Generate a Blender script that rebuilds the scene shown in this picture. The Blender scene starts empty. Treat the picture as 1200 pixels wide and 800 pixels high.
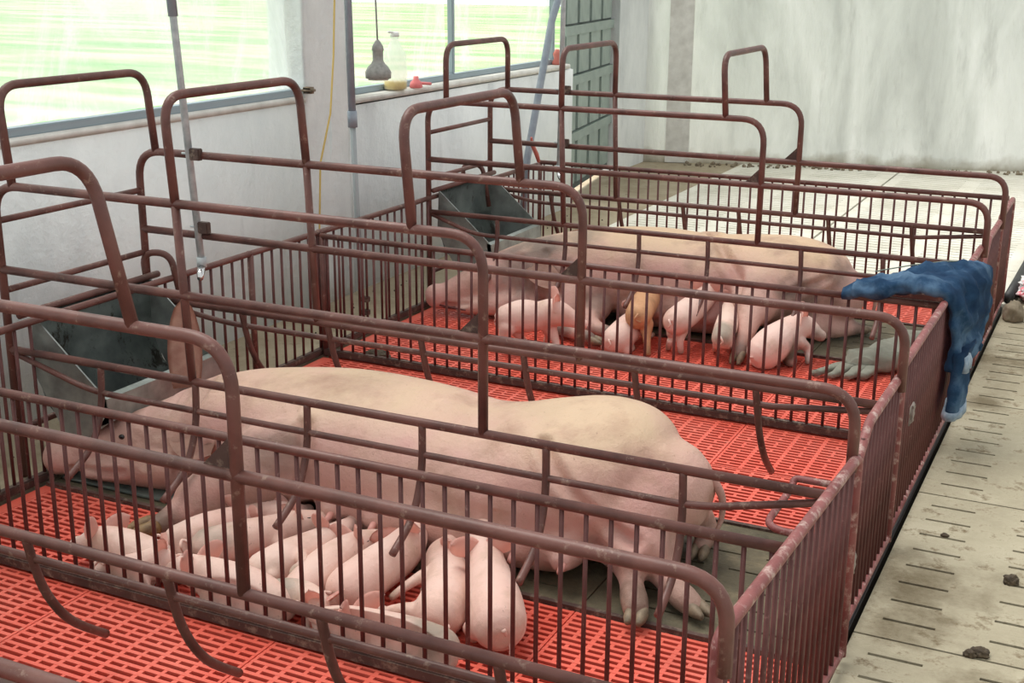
import bpy, bmesh, math, random
from mathutils import Vector, Matrix, noise

# ------------------------------------------------------------------ camera, world, lights, exposure
random.seed(4)
SC = bpy.context.scene
COL = SC.collection
cam_d = bpy.data.cameras.new('camera'); cam = bpy.data.objects.new('camera', cam_d); COL.objects.link(cam)
_y, _p, _r = math.radians(25.95), math.radians(16.37), math.radians(.38)
_f = Vector((-math.sin(_y)*math.cos(_p), math.cos(_y)*math.cos(_p), -math.sin(_p)))
_x = Vector((math.cos(_y), math.sin(_y), 0)); _u = _x.cross(_f)
_x2 = _x*math.cos(_r) + _u*math.sin(_r); _u2 = _u*math.cos(_r) - _x*math.sin(_r)
cam.matrix_world = Matrix(((_x2.x, _u2.x, -_f.x, 0), (_x2.y, _u2.y, -_f.y, 0), (_x2.z, _u2.z, -_f.z, 1.6), (0, 0, 0, 1)))
cam_d.sensor_width = 36; cam_d.lens = 1496/1200*36; cam_d.clip_start = .02; cam_d.clip_end = 200
SC.camera = cam
world = bpy.data.worlds.new('world'); SC.world = world; world.use_nodes = True
bg = world.node_tree.nodes['Background']; bg.inputs[0].default_value = (.95, .98, 1, 1); bg.inputs[1].default_value = 1.3
sun_d = bpy.data.lights.new('sun', 'SUN'); sun = bpy.data.objects.new('sun', sun_d); COL.objects.link(sun)
sun_d.energy = 4.9; sun_d.angle = math.radians(40); sun_d.color = (1, .97, .92)
sun.rotation_euler = Vector((.42, -.1, -1)).to_track_quat('-Z', 'Y').to_euler(); sun.location = (-2, 2, 6)
SC.view_settings.view_transform = 'Standard'; SC.view_settings.look = 'None'
SC.view_settings.gamma = 1; SC.view_settings.use_curve_mapping = False
SC.view_settings.exposure = 0.12

# ------------------------------------------------------------------ materials
def lin(c): return tuple(((v/255)/12.92 if v/255 <= .04045 else (((v/255)+.055)/1.055)**2.4) for v in c) + (1,)
class N:
    def __init__(s, name):
        s.m = bpy.data.materials.new(name); s.m.use_nodes = True; s.t = s.m.node_tree; s.b = s.t.nodes['Principled BSDF']
        s.tc = s.t.nodes.new('ShaderNodeTexCoord')
    def n(s, typ, **k):
        o = s.t.nodes.new(typ)
        for a, v in k.items(): setattr(o, a, v)
        return o
    def L(s, a, b): s.t.links.new(a, b)
    def coord(s, sc=(1, 1, 1), src='Object', rnd=False):
        mp = s.n('ShaderNodeMapping'); mp.inputs['Scale'].default_value = sc; s.L(s.tc.outputs[src], mp.inputs[0])
        if rnd:
            oi = s.n('ShaderNodeObjectInfo'); ml = s.n('ShaderNodeMath', operation='MULTIPLY'); ml.inputs[1].default_value = 37.
            s.L(oi.outputs['Random'], ml.inputs[0]); s.L(ml.outputs[0], mp.inputs['Location'])
        return mp.outputs[0]
    def noise(s, scale, sc=(1, 1, 1), detail=4, rough=.55, rnd=False, dist=0):
        t = s.n('ShaderNodeTexNoise'); t.inputs['Scale'].default_value = scale; t.inputs['Detail'].default_value = detail
        t.inputs['Roughness'].default_value = rough; t.inputs['Distortion'].default_value = dist
        s.L(s.coord(sc, rnd=rnd), t.inputs['Vector']); return t.outputs['Fac']
    def ramp(s, fac, stops):
        r = s.n('ShaderNodeValToRGB'); e = r.color_ramp.elements
        while len(e) < len(stops): e.new(.5)
        for el, (p, c) in zip(e, stops): el.position = p; el.color = c if len(c) == 4 else lin(c)
        s.L(fac, r.inputs[0]); return r.outputs[0]
    def mix(s, fac, a, b, mode='MIX'):
        m = s.n('ShaderNodeMix', data_type='RGBA', blend_type=mode)
        if isinstance(fac, float): m.inputs[0].default_value = fac
        else: s.L(fac, m.inputs[0])
        for i, v in ((6, a), (7, b)):
            if isinstance(v, tuple): m.inputs[i].default_value = v if len(v) == 4 else lin(v)
            else: s.L(v, m.inputs[i])
        return m.outputs[2]
    def col(s, c): 
        if isinstance(c, tuple): s.b.inputs['Base Color'].default_value = lin(c)
        else: s.L(c, s.b.inputs['Base Color'])
    def bump(s, fac, strength=.3, dist=.01):
        b = s.n('ShaderNodeBump'); b.inputs['Strength'].default_value = strength; b.inputs['Distance'].default_value = dist
        s.L(fac, b.inputs['Height']); s.L(b.outputs[0], s.b.inputs['Normal'])
    def rough(s, r, spec=None, metal=0.):
        s.b.inputs['Roughness'].default_value = r; s.b.inputs['Metallic'].default_value = metal
        if spec is not None: s.b.inputs['Specular IOR Level'].default_value = spec
B0, W1 = (0, 0, 0, 1), (1, 1, 1, 1)
def paint(name, base, dark, dust, rough=.45, amt=.62):
    k = N(name); a = k.ramp(k.noise(9, detail=6), [(.3, dark), (.6, base)])
    f = k.ramp(k.noise(35, (1, 1, 1), detail=5, rough=.7, rnd=True), [(amt-.08, B0), (amt+.08, W1)])
    k.col(k.mix(f, a, dust)); k.rough(rough, .4); k.bump(k.noise(120, detail=3), .25, .002); return k.m
def plain(name, c, rough=.6, metal=0., c2=None, scale=20, bump=0., spec=None):
    k = N(name)
    if c2: k.col(k.ramp(k.noise(scale, detail=5), [(.35, c), (.68, c2)]))
    else: k.col(c)
    k.rough(rough, spec, metal)
    if bump: k.bump(k.noise(scale*3, detail=4), bump, .005)
    return k.m
M = {}
M['pipe'] = paint('maroon_pipe_paint', (112, 73, 66), (78, 48, 43), (156, 132, 118), .42, .67)
M['bar'] = paint('maroon_bar_paint', (100, 58, 55), (74, 40, 38), (140, 105, 98), .5, .7)
M['gatepaint'] = paint('faded_maroon_paint', (142, 84, 82), (112, 58, 58), (186, 160, 152), .5, .6)
M['beam'] = paint('muddy_beam', (84, 62, 56), (62, 46, 42), (128, 112, 98), .6, .6)
M['weld'] = plain('worn_edge_grey', (150, 140, 132), .5)
def skin(name, base, pink, dirt, dirt_lo, dirt_hi, speck=(120, 90, 75), mud=None, dscale=5, back=None):
    k = N(name)
    a = k.ramp(k.noise(4.5, detail=3, rnd=True), [(.32, base), (.7, pink)])
    if back:   # yellowish dust along the upper back, a real coat colour there
        sp = k.n('ShaderNodeSeparateXYZ'); k.L(k.tc.outputs['Object'], sp.inputs[0])
        ad = k.n('ShaderNodeMath', operation='MULTIPLY_ADD'); ad.inputs[1].default_value = .16; k.L(k.noise(6, detail=4), ad.inputs[0]); k.L(sp.outputs['Z'], ad.inputs[2])
        a = k.mix(k.ramp(ad.outputs[0], [(.36, B0), (.47, W1)]), a, back)
    d = k.ramp(k.noise(dscale, detail=7, rough=.62, rnd=True), [(dirt_lo, B0), (dirt_hi, W1)])
    a = k.mix(d, a, dirt)
    s = k.ramp(k.noise(75, detail=4, rough=.7, rnd=True), [(.64, B0), (.72, W1)])
    s2 = k.n('ShaderNodeMath', operation='MULTIPLY'); s2.inputs[1].default_value = .5; k.L(s, s2.inputs[0])
    a = k.mix(s2.outputs[0], a, speck)
    if mud:
        at = k.n('ShaderNodeAttribute', attribute_name='mud'); a = k.mix(at.outputs['Fac'], a, mud)
    k.col(a); k.rough(.55, .35)
    k.b.inputs['Subsurface Weight'].default_value = .04; k.b.inputs['Subsurface Radius'].default_value = (.02, .008, .005); k.b.inputs['Subsurface Scale'].default_value = .6
    
    wr = k.noise(9, (1, .35, 1.6), detail=7, rough=.7, dist=1.2); ad2 = k.n('ShaderNodeMath', operation='ADD'); k.L(wr, ad2.inputs[0]); k.L(k.noise(60, detail=5, rough=.65), ad2.inputs[1])
    k.bump(ad2.outputs[0], .45, .008 if back else .004); return k.m
M['sow'] = skin('sow_skin', (210, 172, 158), (206, 158, 150), (170, 134, 114), .52, .78, mud=(122, 98, 86), back=(206, 178, 150))
M['sow_b'] = skin('rear_sow_skin', (208, 170, 156), (204, 156, 148), (158, 126, 110), .52, .78, mud=(112, 98, 90), back=(206, 176, 146))
M['pink'] = skin('piglet_skin', (232, 202, 190), (224, 182, 170), (198, 166, 146), .52, .78, mud=(160, 144, 124), dscale=9)
M['greyrump'] = skin('dusty_piglet_skin', (230, 200, 186), (222, 180, 168), (194, 164, 142), .52, .76, mud=(150, 138, 124), dscale=9)
M['tan'] = skin('tan_piglet_skin', (206, 158, 116), (196, 144, 108), (150, 112, 78), .52, .75, mud=(140, 105, 75), dscale=9)
M['muddy'] = skin('muddy_piglet_skin', (234, 206, 196), (226, 186, 174), (204, 172, 152), .56, .8, mud=(98, 84, 70), dscale=9)
M['ear'] = plain('inner_ear_pink', (236, 190, 178), .55, c2=(232, 180, 168), scale=30)
M['sowear'] = plain('sow_ear_skin', (206, 168, 152), .6, c2=(182, 136, 122), scale=18, bump=.3)
M['tanear'] = plain('tan_ear', (192, 142, 104), .6)
M['hoof'] = plain('dirty_hoof', (144, 126, 104), .6, c2=(92, 78, 62), scale=30, bump=.4)
M['brownhoof'] = plain('brown_hoof', (136, 104, 64), .55, c2=(84, 60, 42), scale=26, bump=.5)
M['eye'] = plain('dark_eye', (30, 22, 22), .15)
M['nostril'] = plain('nostril_dark', (90, 50, 48), .6)
M['teat'] = plain('teat_pink', (220, 160, 150), .5)
k = N('red_plastic'); k.col(k.mix(k.ramp(k.noise(14, detail=6, rough=.7), [(.62, B0), (.78, W1)]), k.ramp(k.noise(2.5, detail=3), [(.35, (226, 92, 74)), (.7, (236, 118, 100))]), (200, 136, 118)))
k.rough(.36, .6); M['red'] = k.m
M['pit'] = plain('slurry_pit', (34, 18, 16), .9)
k = N('sow_slab'); k.col(k.ramp(k.noise(7, detail=8, rough=.7), [(.3, (66, 60, 46)), (.55, (98, 90, 70)), (.75, (134, 120, 94))])); k.rough(.75); k.bump(k.noise(50, detail=5), .5, .01); M['slab'] = k.m
M['mat'] = plain('dark_mat', (70, 78, 74), .5, c2=(96, 100, 92), scale=8, bump=.3)
def concrete(name, c1, c2, c3, stain, lo=.6, spots=()):
    k = N(name); a = k.ramp(k.noise(3.2, detail=8, rough=.65), [(.3, c1), (.5, c2), (.72, c3)])
    a = k.mix(k.ramp(k.noise(13, detail=8, rough=.72), [(lo, B0), (lo+.12, W1)]), a, stain)
    a = k.mix(k.ramp(k.noise(1.3, detail=5, rough=.6), [(.58, B0), (.85, (.6, .6, .6, 1))]), a, stain)
    for sx, sy, sr in spots:     # mud smears lying on the slabs
        ge = k.n('ShaderNodeNewGeometry'); vm = k.n('ShaderNodeVectorMath', operation='DISTANCE'); vm.inputs[1].default_value = (sx, sy, 0); k.L(ge.outputs['Position'], vm.inputs[0])
        nz = k.n('ShaderNodeTexNoise'); nz.inputs['Scale'].default_value = 9; nz.inputs['Detail'].default_value = 9; nz.inputs['Roughness'].default_value = .7; k.L(ge.outputs['Position'], nz.inputs[0])
        m = k.n('ShaderNodeMath', operation='MULTIPLY_ADD'); m.inputs[1].default_value = sr*2.2; k.L(nz.outputs['Fac'], m.inputs[0]); k.L(vm.outputs['Value'], m.inputs[2])
        dv = k.n('ShaderNodeMath', operation='DIVIDE'); dv.inputs[1].default_value = sr*3; k.L(m.outputs[0], dv.inputs[0])
        a = k.mix(k.ramp(dv.outputs[0], [(.38, (.85, .85, .85, 1)), (.66, B0)]), a, (112, 100, 78))
    k.col(a); k.rough(.85, .2); k.bump(k.noise(70, detail=6, rough=.7), .6, .01); return k.m
M['aisle'] = concrete('aisle_concrete', (156, 146, 124), (180, 171, 148), (198, 190, 167), (124, 108, 84), .54, spots=((-.40, 3.32, .26), (-.36, 3.05, .16), (-.42, 5.6, .3), (-.40, 5.0, .14), (-.15, 2.85, .12)))
M['limed'] = concrete('limed_concrete', (206, 202, 186), (226, 222, 208), (236, 233, 222), (176, 164, 142), .66)
M['brownfloor'] = concrete('brown_concrete', (150, 136, 112), (172, 158, 134), (186, 174, 150), (112, 98, 80))
k = N('whitewash'); a = k.ramp(k.noise(1.6, (1, 1, .5), detail=7, rough=.6), [(.34, (204, 208, 208)), (.5, (228, 231, 230)), (.68, (242, 244, 242))])
a = k.mix(k.ramp(k.noise(5, (1, 1, .25), detail=8, rough=.7), [(.58, B0), (.75, (.5, .5, .5, 1))]), a, (176, 178, 174)); k.col(a); k.rough(.9, .15); k.bump(k.noise(14, detail=8, rough=.65), .5, .02); M['wall'] = k.m
k = N('streaky_whitewash'); a = k.ramp(k.noise(2.2, (1, 1, .28), detail=8, rough=.62, dist=.5), [(.3, (204, 206, 202)), (.5, (226, 228, 224)), (.7, (243, 244, 241))])
a = k.mix(k.ramp(k.noise(7, (1, 1, .2), detail=8, rough=.75), [(.55, B0), (.75, (.5, .5, .5, 1))]), a, (190, 191, 186))
sp = k.n('ShaderNodeSeparateXYZ'); k.L(k.tc.outputs['Object'], sp.inputs[0])
ml = k.n('ShaderNodeMath', operation='MULTIPLY_ADD'); ml.inputs[1].default_value = .25; k.L(k.noise(6, detail=6), ml.inputs[0]); k.L(sp.outputs['Z'], ml.inputs[2])
a = k.mix(k.ramp(ml.outputs[0], [(.1, (.75, .75, .75, 1)), (.24, B0)]), a, (150, 140, 118)); k.col(a)
k.rough(.9, .15); k.bump(k.noise(10, (1, 1, .4), detail=8, rough=.65), .5, .02); M['backwall'] = k.m
k = N('dirty_steel'); a = k.ramp(k.noise(5, detail=6), [(.35, (78, 86, 84)), (.65, (128, 134, 130))]); a = k.mix(k.ramp(k.noise(11, (1, 1, .5), detail=9, rough=.8), [(.54, B0), (.6, W1)]), a, (52, 46, 38)); a = k.mix(k.ramp(k.noise(6, (1, 1, .3), detail=4), [(.62, B0), (.7, (.6, .6, .6, 1))]), a, (150, 120, 84)); k.col(a); k.rough(.42, .5, .55); M['steel'] = k.m
M['steel_l'] = plain('light_steel', (170, 176, 172), .4, .6, c2=(130, 134, 130), scale=12, bump=.2)
M['galv'] = plain('galvanised', (196, 202, 204), .4, .0, c2=(160, 168, 172), scale=30)
M['pvc'] = plain('blue_grey_pvc', (128, 138, 150), .4, c2=(152, 160, 170), scale=12)
M['pvc2'] = plain('pale_grey_pvc', (152, 158, 160), .45)
M['chrome'] = plain('chrome', (215, 215, 215), .15, 1.)
M['black'] = plain('black_rubber_and_gap_shade', (30, 30, 30), .5)  # also colours the shadowed gap under the gates
M['yellow'] = plain('yellow_wire', (206, 178, 104), .6)
M['lamp'] = plain('grey_socket', (140, 140, 136), .6, c2=(168, 168, 164), scale=40)
M['frame'] = plain('window_alu', (150, 164, 172), .45, .2)
M['sill'] = plain('sill_cement', (230, 228, 222), .8, c2=(208, 205, 198), scale=12)
M['door'] = plain('grey_green_steel', (156, 170, 162), .55, c2=(136, 150, 144), scale=7, bump=.2)
M['doord'] = plain('dark_grey_green', (84, 94, 92), .6)
M['white'] = plain('white_plastic', (232, 232, 230), .5)
M['pinkp'] = plain('pink_plastic', (236, 130, 132), .45); M['dullred'] = plain('dull_red', (196, 112, 100), .6)
M['dung'] = plain('dung', (62, 52, 42), .8, c2=(92, 78, 60), scale=40, bump=.8)
M['block'] = plain('old_concrete', (148, 136, 116), .9, c2=(112, 98, 80), scale=14, bump=.7)
M['cloth'] = plain('grey_cloth', (140, 140, 128), .9, c2=(112, 112, 100), scale=12, bump=.4)
k = N('denim'); a = k.ramp(k.noise(6, detail=6, rough=.6), [(.34, (24, 44, 70)), (.5, (40, 66, 94)), (.66, (86, 112, 138))])
w = k.n('ShaderNodeTexWave'); w.inputs['Scale'].default_value = 180; k.L(k.coord(), w.inputs[0]); k.col(a); k.rough(.9, .1); k.bump(w.outputs['Fac'], .2, .001); M['denim'] = k.m
M['denim_in'] = plain('denim_reverse', (168, 182, 196), .9, c2=(120, 140, 160), scale=30)
M['thread'] = plain('denim_thread', (120, 130, 120), .9)
k = N('printed_bag'); k.col(k.ramp(k.noise(9, detail=3), [(.4, (238, 236, 236)), (.52, (232, 90, 110)), (.6, (240, 235, 236)), (.7, (150, 176, 200))])); k.rough(.4); M['bag'] = k.m
k = N('yellow_liquid'); k.col((222, 190, 84)); k.rough(.15); M['liquid'] = k.m
def sheet(name, alpha, tint, streak=True):
    k = N(name); t = k.t
    tr = k.n('ShaderNodeBsdfTransparent'); tr.inputs[0].default_value = tint
    d = k.n('ShaderNodeBsdfDiffuse'); tl = k.n('ShaderNodeBsdfTranslucent'); d.inputs[0].default_value = tl.inputs[0].default_value = (.95, .975, .96, 1)
    m1 = k.n('ShaderNodeMixShader'); m1.inputs[0].default_value = .6; k.L(d.outputs[0], m1.inputs[1]); k.L(tl.outputs[0], m1.inputs[2])
    m2 = k.n('ShaderNodeMixShader')
    f = k.ramp(k.noise(2.0, (1, 1, .6), detail=8, rough=.62, dist=1.2), [(.3, (alpha-.2,)*3+(1,)), (.5, (alpha,)*3+(1,)), (.64, (min(1, alpha+.42),)*3+(1,))])
    k.L(f, m2.inputs[0]); k.L(tr.outputs[0], m2.inputs[1]); k.L(m1.outputs[0], m2.inputs[2])
    k.L(m2.outputs[0], t.nodes['Material Output'].inputs[0]); return k.m
M['film'] = sheet('plastic_film', .44, (.93, .98, .97, 1))
M['film_thin'] = sheet('clear_film', .32, (.98, 1, .97, 1))
M['bottle'] = sheet('bottle_plastic', .45, (.97, .97, .95, 1))
k = N('grass_ground'); a = k.ramp(k.noise(.8, (.22, 1, 1), detail=7, rough=.6), [(.34, (92, 140, 78)), (.48, (134, 164, 108)), (.6, (176, 170, 146))]); k.col(a); k.rough(.95, .1); M['grass'] = k.m
M['tarp'] = plain('white_tarpaulin', (240, 242, 240), .6, c2=(214, 218, 216), scale=2)
M['leaf'] = plain('pale_leaf', (140, 180, 96), .7, c2=(170, 200, 120), scale=8)

# ------------------------------------------------------------------ mesh helpers
def tag(o, label=None, cat=None, group=None, kind=None):
    if label: o['label'] = label
    if cat: o['category'] = cat
    if group: o['group'] = group
    if kind: o['kind'] = kind
    return o
def mesh_of(bm, name, mat, smooth=True):
    bmesh.ops.recalc_face_normals(bm, faces=bm.faces)
    me = bpy.data.meshes.new(name); bm.to_mesh(me); bm.free()
    if mat: me.materials.append(M[mat] if isinstance(mat, str) else mat)
    if smooth:
        for p in me.polygons: p.use_smooth = True
    return me
def root(name, loc=(0, 0, 0)):
    o = bpy.data.objects.new(name, None); COL.objects.link(o); o.location = loc; o.empty_display_size = .05; return o
def wloc(o):
    v = Vector(o.location)
    while o.parent: o = o.parent; v = v + Vector(o.location)
    return v
def obj(name, bm, mat, parent=None, smooth=True, origin=None):
    """bm is in world coordinates; origin defaults to the middle of its base"""
    if origin is None:
        vs = [v.co for v in bm.verts]
        lo = [min(v[i] for v in vs) for i in range(3)]; hi = [max(v[i] for v in vs) for i in range(3)]
        origin = ((lo[0]+hi[0])/2, (lo[1]+hi[1])/2, lo[2])
    origin = Vector(origin)
    for v in bm.verts: v.co -= origin
    o = bpy.data.objects.new(name, mesh_of(bm, name, mat, smooth)); COL.objects.link(o)
    o.location = origin - (wloc(parent) if parent else Vector())
    if parent: o.parent = parent
    return o
def auto(o, ang=40):
    me = o.data
    for e in me.edges: pass
    try: me.set_sharp_from_angle(angle=math.radians(ang))
    except Exception: pass
    return o
def link_copy(src, parent, loc, name=None):
    o = src.copy(); COL.objects.link(o); o.parent = parent; o.location = Vector(loc) - (wloc(parent) if parent else Vector())
    if name: o.name = name
    return o
def new(): return bmesh.new()
def box(bm, x0, x1, y0, y1, z0, z1):
    v = [bm.verts.new((x, y, z)) for x in (x0, x1) for y in (y0, y1) for z in (z0, z1)]
    for f in ((0, 1, 3, 2), (4, 6, 7, 5), (0, 4, 5, 1), (2, 3, 7, 6), (0, 2, 6, 4), (1, 5, 7, 3)): bm.faces.new([v[i] for i in f])
    return bm
def bbox(bm, *a, bev=.004):
    b2 = new(); box(b2, *a)
    bmesh.ops.bevel(b2, geom=b2.edges[:], offset=bev, segments=2, affect='EDGES')
    me = bpy.data.meshes.new('tmp'); b2.to_mesh(me); b2.free(); bm.from_mesh(me); bpy.data.meshes.remove(me); return bm
def fillet(pts, rad, n=6):
    pts = [Vector(p) for p in pts]; out = [pts[0]]
    for i in range(1, len(pts)-1):
        a, b, c = pts[i-1], pts[i], pts[i+1]; u = (a-b); v = (c-b)
        if u.angle(v) > math.radians(172): out.append(b); continue
        r = min(rad, u.length*.49, v.length*.49); p0 = b+u.normalized()*r; p1 = b+v.normalized()*r
        for j in range(n+1):
            t = j/n; out.append(p0*(1-t)**2 + b*2*t*(1-t) + p1*t*t)
    out.append(pts[-1]); return out
def tube(bm, pts, r, seg=10, cap=True):
    pts = [Vector(p) for p in pts]; n = len(pts); rs = r if isinstance(r, (list, tuple)) else [r]*n
    t0 = (pts[1]-pts[0]).normalized(); ref = Vector((0, 0, 1)) if abs(t0.z) < .9 else Vector((0, 1, 0))
    u = t0.cross(ref).normalized(); rings = []
    for i in range(n):
        t = (pts[min(i+1, n-1)]-pts[max(i-1, 0)]).normalized(); u = (u - t*u.dot(t)).normalized(); w = t.cross(u)
        rings.append([bm.verts.new(pts[i]+(u*math.cos(2*math.pi*j/seg)+w*math.sin(2*math.pi*j/seg))*rs[i]) for j in range(seg)])
    for a, b in zip(rings, rings[1:]):
        for j in range(seg): bm.faces.new((a[j], a[(j+1) % seg], b[(j+1) % seg], b[j]))
    if cap: bm.faces.new(rings[0][::-1]); bm.faces.new(rings[-1])
    return bm
def lathe(bm, c, prof, seg=20):
    rings = [[bm.verts.new((c[0]+r*math.cos(2*math.pi*j/seg), c[1]+r*math.sin(2*math.pi*j/seg), c[2]+z)) for j in range(seg)] for r, z in prof]
    for a, b in zip(rings, rings[1:]):
        for j in range(seg): bm.faces.new((a[j], a[(j+1) % seg], b[(j+1) % seg], b[j]))
    bm.faces.new(rings[0][::-1]); bm.faces.new(rings[-1]); return bm
def spl0(p): return [Vector(q) for q in p]
def prism(bm, poly, off):
    """poly: list of 3D points, extruded by vector off"""
    a = [bm.verts.new(p) for p in poly]; b = [bm.verts.new(Vector(p)+Vector(off)) for p in poly]; n = len(a)
    bm.faces.new(a); bm.faces.new(b[::-1])
    for i in range(n): bm.faces.new((a[i], a[(i+1) % n], b[(i+1) % n], b[i]))
    return bm

# ------------------------------------------------------------------ constants of the place
XH, XA = -3.0, -.505          # head end and aisle end of the pens
P1, P2, P3 = 2.285, 4.34, 6.50
C0 = (1.13, 1.80); C1 = (2.78, 3.42); C2 = (5.30, 5.95)
XW = -3.5

# ------------------------------------------------------------------ floor: brown concrete, limed slabs, aisle slabs, red tiles
floor = root('floor'); tag(floor, kind='structure')
bm = new(); box(bm, -3.7, -3.03, -.5, 14, -.12, -.005); box(bm, -3.03, -3.0, P3+.08, 14, -.12, -.005); obj('concrete_strip', bm, 'brownfloor', floor, False)
bm = new(); box(bm, -4.2, -3.7, 8.13, 14, -.12, -.006); obj('concrete_strip', bm, 'brownfloor', floor, False)
bm = new(); box(bm, -3.9, 3, -.6, 14, -.55, -.45); obj('pit_bottom', bm, 'pit', floor, False)
def slotted_slab(x0, x1, y0, y1, cols, rows, w, th=.08, gap=.008):
    """cols: list of (xa, xb) slot spans; rows: list of slot y positions"""
    bm = new(); z0, z1 = -th, -.002
    y = y0
    for r in rows:
        box(bm, x0, x1, y, r-w/2, z0, z1); xs = x0
        for a, b in cols: box(bm, xs, a, r-w/2, r+w/2, z0, z1); xs = b
        box(bm, xs, x1, r-w/2, r+w/2, z0, z1); y = r+w/2
    box(bm, x0, x1, y, y1, z0, z1); return bm
def slab_row(name, x0, x1, y0, ny, L, cols, nslot, mat):
    src = None
    for i in range(ny):
        ya = y0+i*L
        if src is None:
            rows = [ya+L*(j+.9)/(nslot+.7) for j in range(nslot)]
            src = obj(name, slotted_slab(x0+.003, x1-.003, ya+.004, ya+L-.004, cols, rows, .012), mat, floor, False)
            o0 = Vector(src.location)+wloc(floor); y00 = ya
        else: link_copy(src, floor, (o0.x, o0.y+ya-y00, o0.z))
aislecols = [(-.43, -.30), (-.17, -.04), (.09, .22), (.35, .48)]
slab_row('aisle_slab', -.486, .62, -.03, 14, 1.0, aislecols, 8, 'aisle')
slab_row('aisle_slab', .62, 1.74, -.03, 14, 1.0, [(a+1.12, b+1.12) for a, b in aislecols], 8, 'aisle')
bc = lambda x: [(x+.08, x+.55), (x+.66, x+1.15)]
for x0 in (-3.0, -1.72): slab_row('limed_slab', x0, x0+1.27, P3+.12, 8, .8, bc(x0), 10, 'limed')
# red tiles
def tile_bm(w, d, n):
    bm = new(); n = max(3, int(d/.0243)); p = d/n; g = p*.47; cw = w/6; rb = .0065
    z1, z0 = 0, -.04
    for i in range(n+1):
        y = i*p; a, b = y-g/2, y+g/2
        if i == 0: a, b = .0015, g/2+.003
        if i == n: a, b = d-g/2-.003, d-.0015
        e = (b-a)*.32     # wedge section: wide on top, narrow below
        v = [bm.verts.new((x, y, z)) for x in (.0015, w-.0015) for y, z in ((a+e, z0), (b-e, z0), (b, z1-.002), (b, z1), (a, z1), (a, z1-.002))]
        bm.faces.new(v[:6][::-1]); bm.faces.new(v[6:])
        for q in range(6): bm.faces.new((v[q], v[(q+1) % 6], v[6+(q+1) % 6], v[6+q]))
    for c in range(7):
        x = c*cw; a, b = x-rb, x+rb
        if c == 0: a, b = .002, rb+.004
        if c == 6: a, b = w-rb-.004, w-.002
        box(bm, a, b, .002, d-.002, z0+.002, z1-.0008)
    for i in range(n):
        for c in range(6):
            if (i + 3*(c % 2)) % 5 in (0, 2): continue
            x = (c+.5)*cw; box(bm, x-.005, x+.005, i*p+g/2-.001, (i+1)*p-g/2+.001, z0+.002, z1-.0008)
    return bm
tilesrc = {}
red = root('slatted_floor', (XH, P1, 0)); tag(red, 'red plastic slatted floor of the farrowing pens', 'slatted floor')
def lay(x0, nx, y0, d, n):
    key = (round(d, 3), n)
    for i in range(nx):
        loc = (x0+.6*i, y0, 0)
        if key not in tilesrc: tilesrc[key] = obj('plastic_tile', tile_bm(.6, d, n), 'red', red, False, origin=(0, 0, 0)); tilesrc[key].location = Vector(loc)-wloc(red)
        else: link_copy(tilesrc[key], red, loc)
bands = [(.02, .53, 29), (.55, .53, 29), (C0[1]+.01, .465, 26), (P1+.01, .47, 26), (3.46, .43, 24), (3.893, .43, 24), (4.36, .455, 25), (4.82, .455, 25), (C2[1]+.02, .265, 15), (C2[1]+.288, .245, 14)]
for y0, d, n in bands: lay(-2.95, 4, y0, d, n)
for y0, y1 in ((.02, 1.10), (C0[1]+.01, C0[1]+.475), (P1+.01, P1+.48), (3.46, 4.32), (4.36, 5.275), (C2[1]+.02, P3-.02)):
    bm = new(); box(bm, -2.995, -2.951, y0, y1, -.022, -.001); obj('edge_strip', bm, 'red', red, False)
    bm = new(); box(bm, -.549, -.53, y0, y1, -.022, -.001); obj('edge_strip', bm, 'red', red, False)
# sow slabs: two cast slabs of slotted concrete per crate, with a steel edge
def sow_slab(C, label):
    r = root('sow_floor', (-1.75, (C[0]+C[1])/2, 0)); tag(r, label, 'floor slab')
    y0, y1 = C[0]-.015, C[1]+.02
    n = 4; L = (-.53+2.99)/n
    for i in range(n):
        x0 = -2.99+i*L; bm = new(); z0, z1 = -.06, .004
        # slots run along X, staggered
        rows = [y0+(y1-y0)*f for f in (.12, .27, .42, .58, .73, .88)]; y = y0
        for j, q in enumerate(rows):
            box(bm, x0+.002, x0+L-.002, y, q-.004, z0, z1); off = .04 if j % 2 else .12
            xs = x0+.002
            for a in (off, off+.24):
                box(bm, xs, x0+a, q-.004, q+.004, z0, z1); xs = x0+a+.17
            box(bm, xs, x0+L-.002, q-.004, q+.004, z0, z1); y = q+.004
        box(bm, x0+.002, x0+L-.002, y, y1, z0, z1)
        obj('concrete_slat', bm, 'slab', r, False)
    for yy in (y0-.008, y1+.008):
        bm = new(); box(bm, -2.99, -.53, yy-.008, yy+.008, -.03, .012); obj('edge_rail', bm, 'beam', r, False)
sow_slab(C0, 'dark slotted concrete strip in the nearest empty crate'); sow_slab(C1, 'dark slotted concrete strip under the front sow'); sow_slab(C2, 'dark slotted concrete strip under the rear sow')
bm = new(); bbox(bm, -2.98, -2.3, 2.80, 3.38, .004, .016, bev=.004)
tag(obj('rubber_mat', bm, 'mat'), "dark grey mat under the front sow's head below the feed trough", 'mat')

# ------------------------------------------------------------------ walls
def wallbox(name, boxes, mat, kind='structure', label=None):
    bm = new()
    for b in boxes: box(bm, *b)
    bmesh.ops.subdivide_edges(bm, edges=[e for e in bm.edges if e.calc_length() > .4], cuts=3, use_grid_fill=True)
    o = obj(name, bm, mat, None, False, origin=(0, 0, 0)); tag(o, label, kind=kind); return o
bm = new(); bbox(bm, XW-.16, XW, -1.5, 5.2, -.3, 1.00, bev=.012); bbox(bm, XW-.16, XW, 5.2, 8.13, -.3, .955, bev=.02)
wl = obj('wall_left', bm, 'wall', None, True, origin=(0, 0, 0)); tag(wl, kind='structure')
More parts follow.
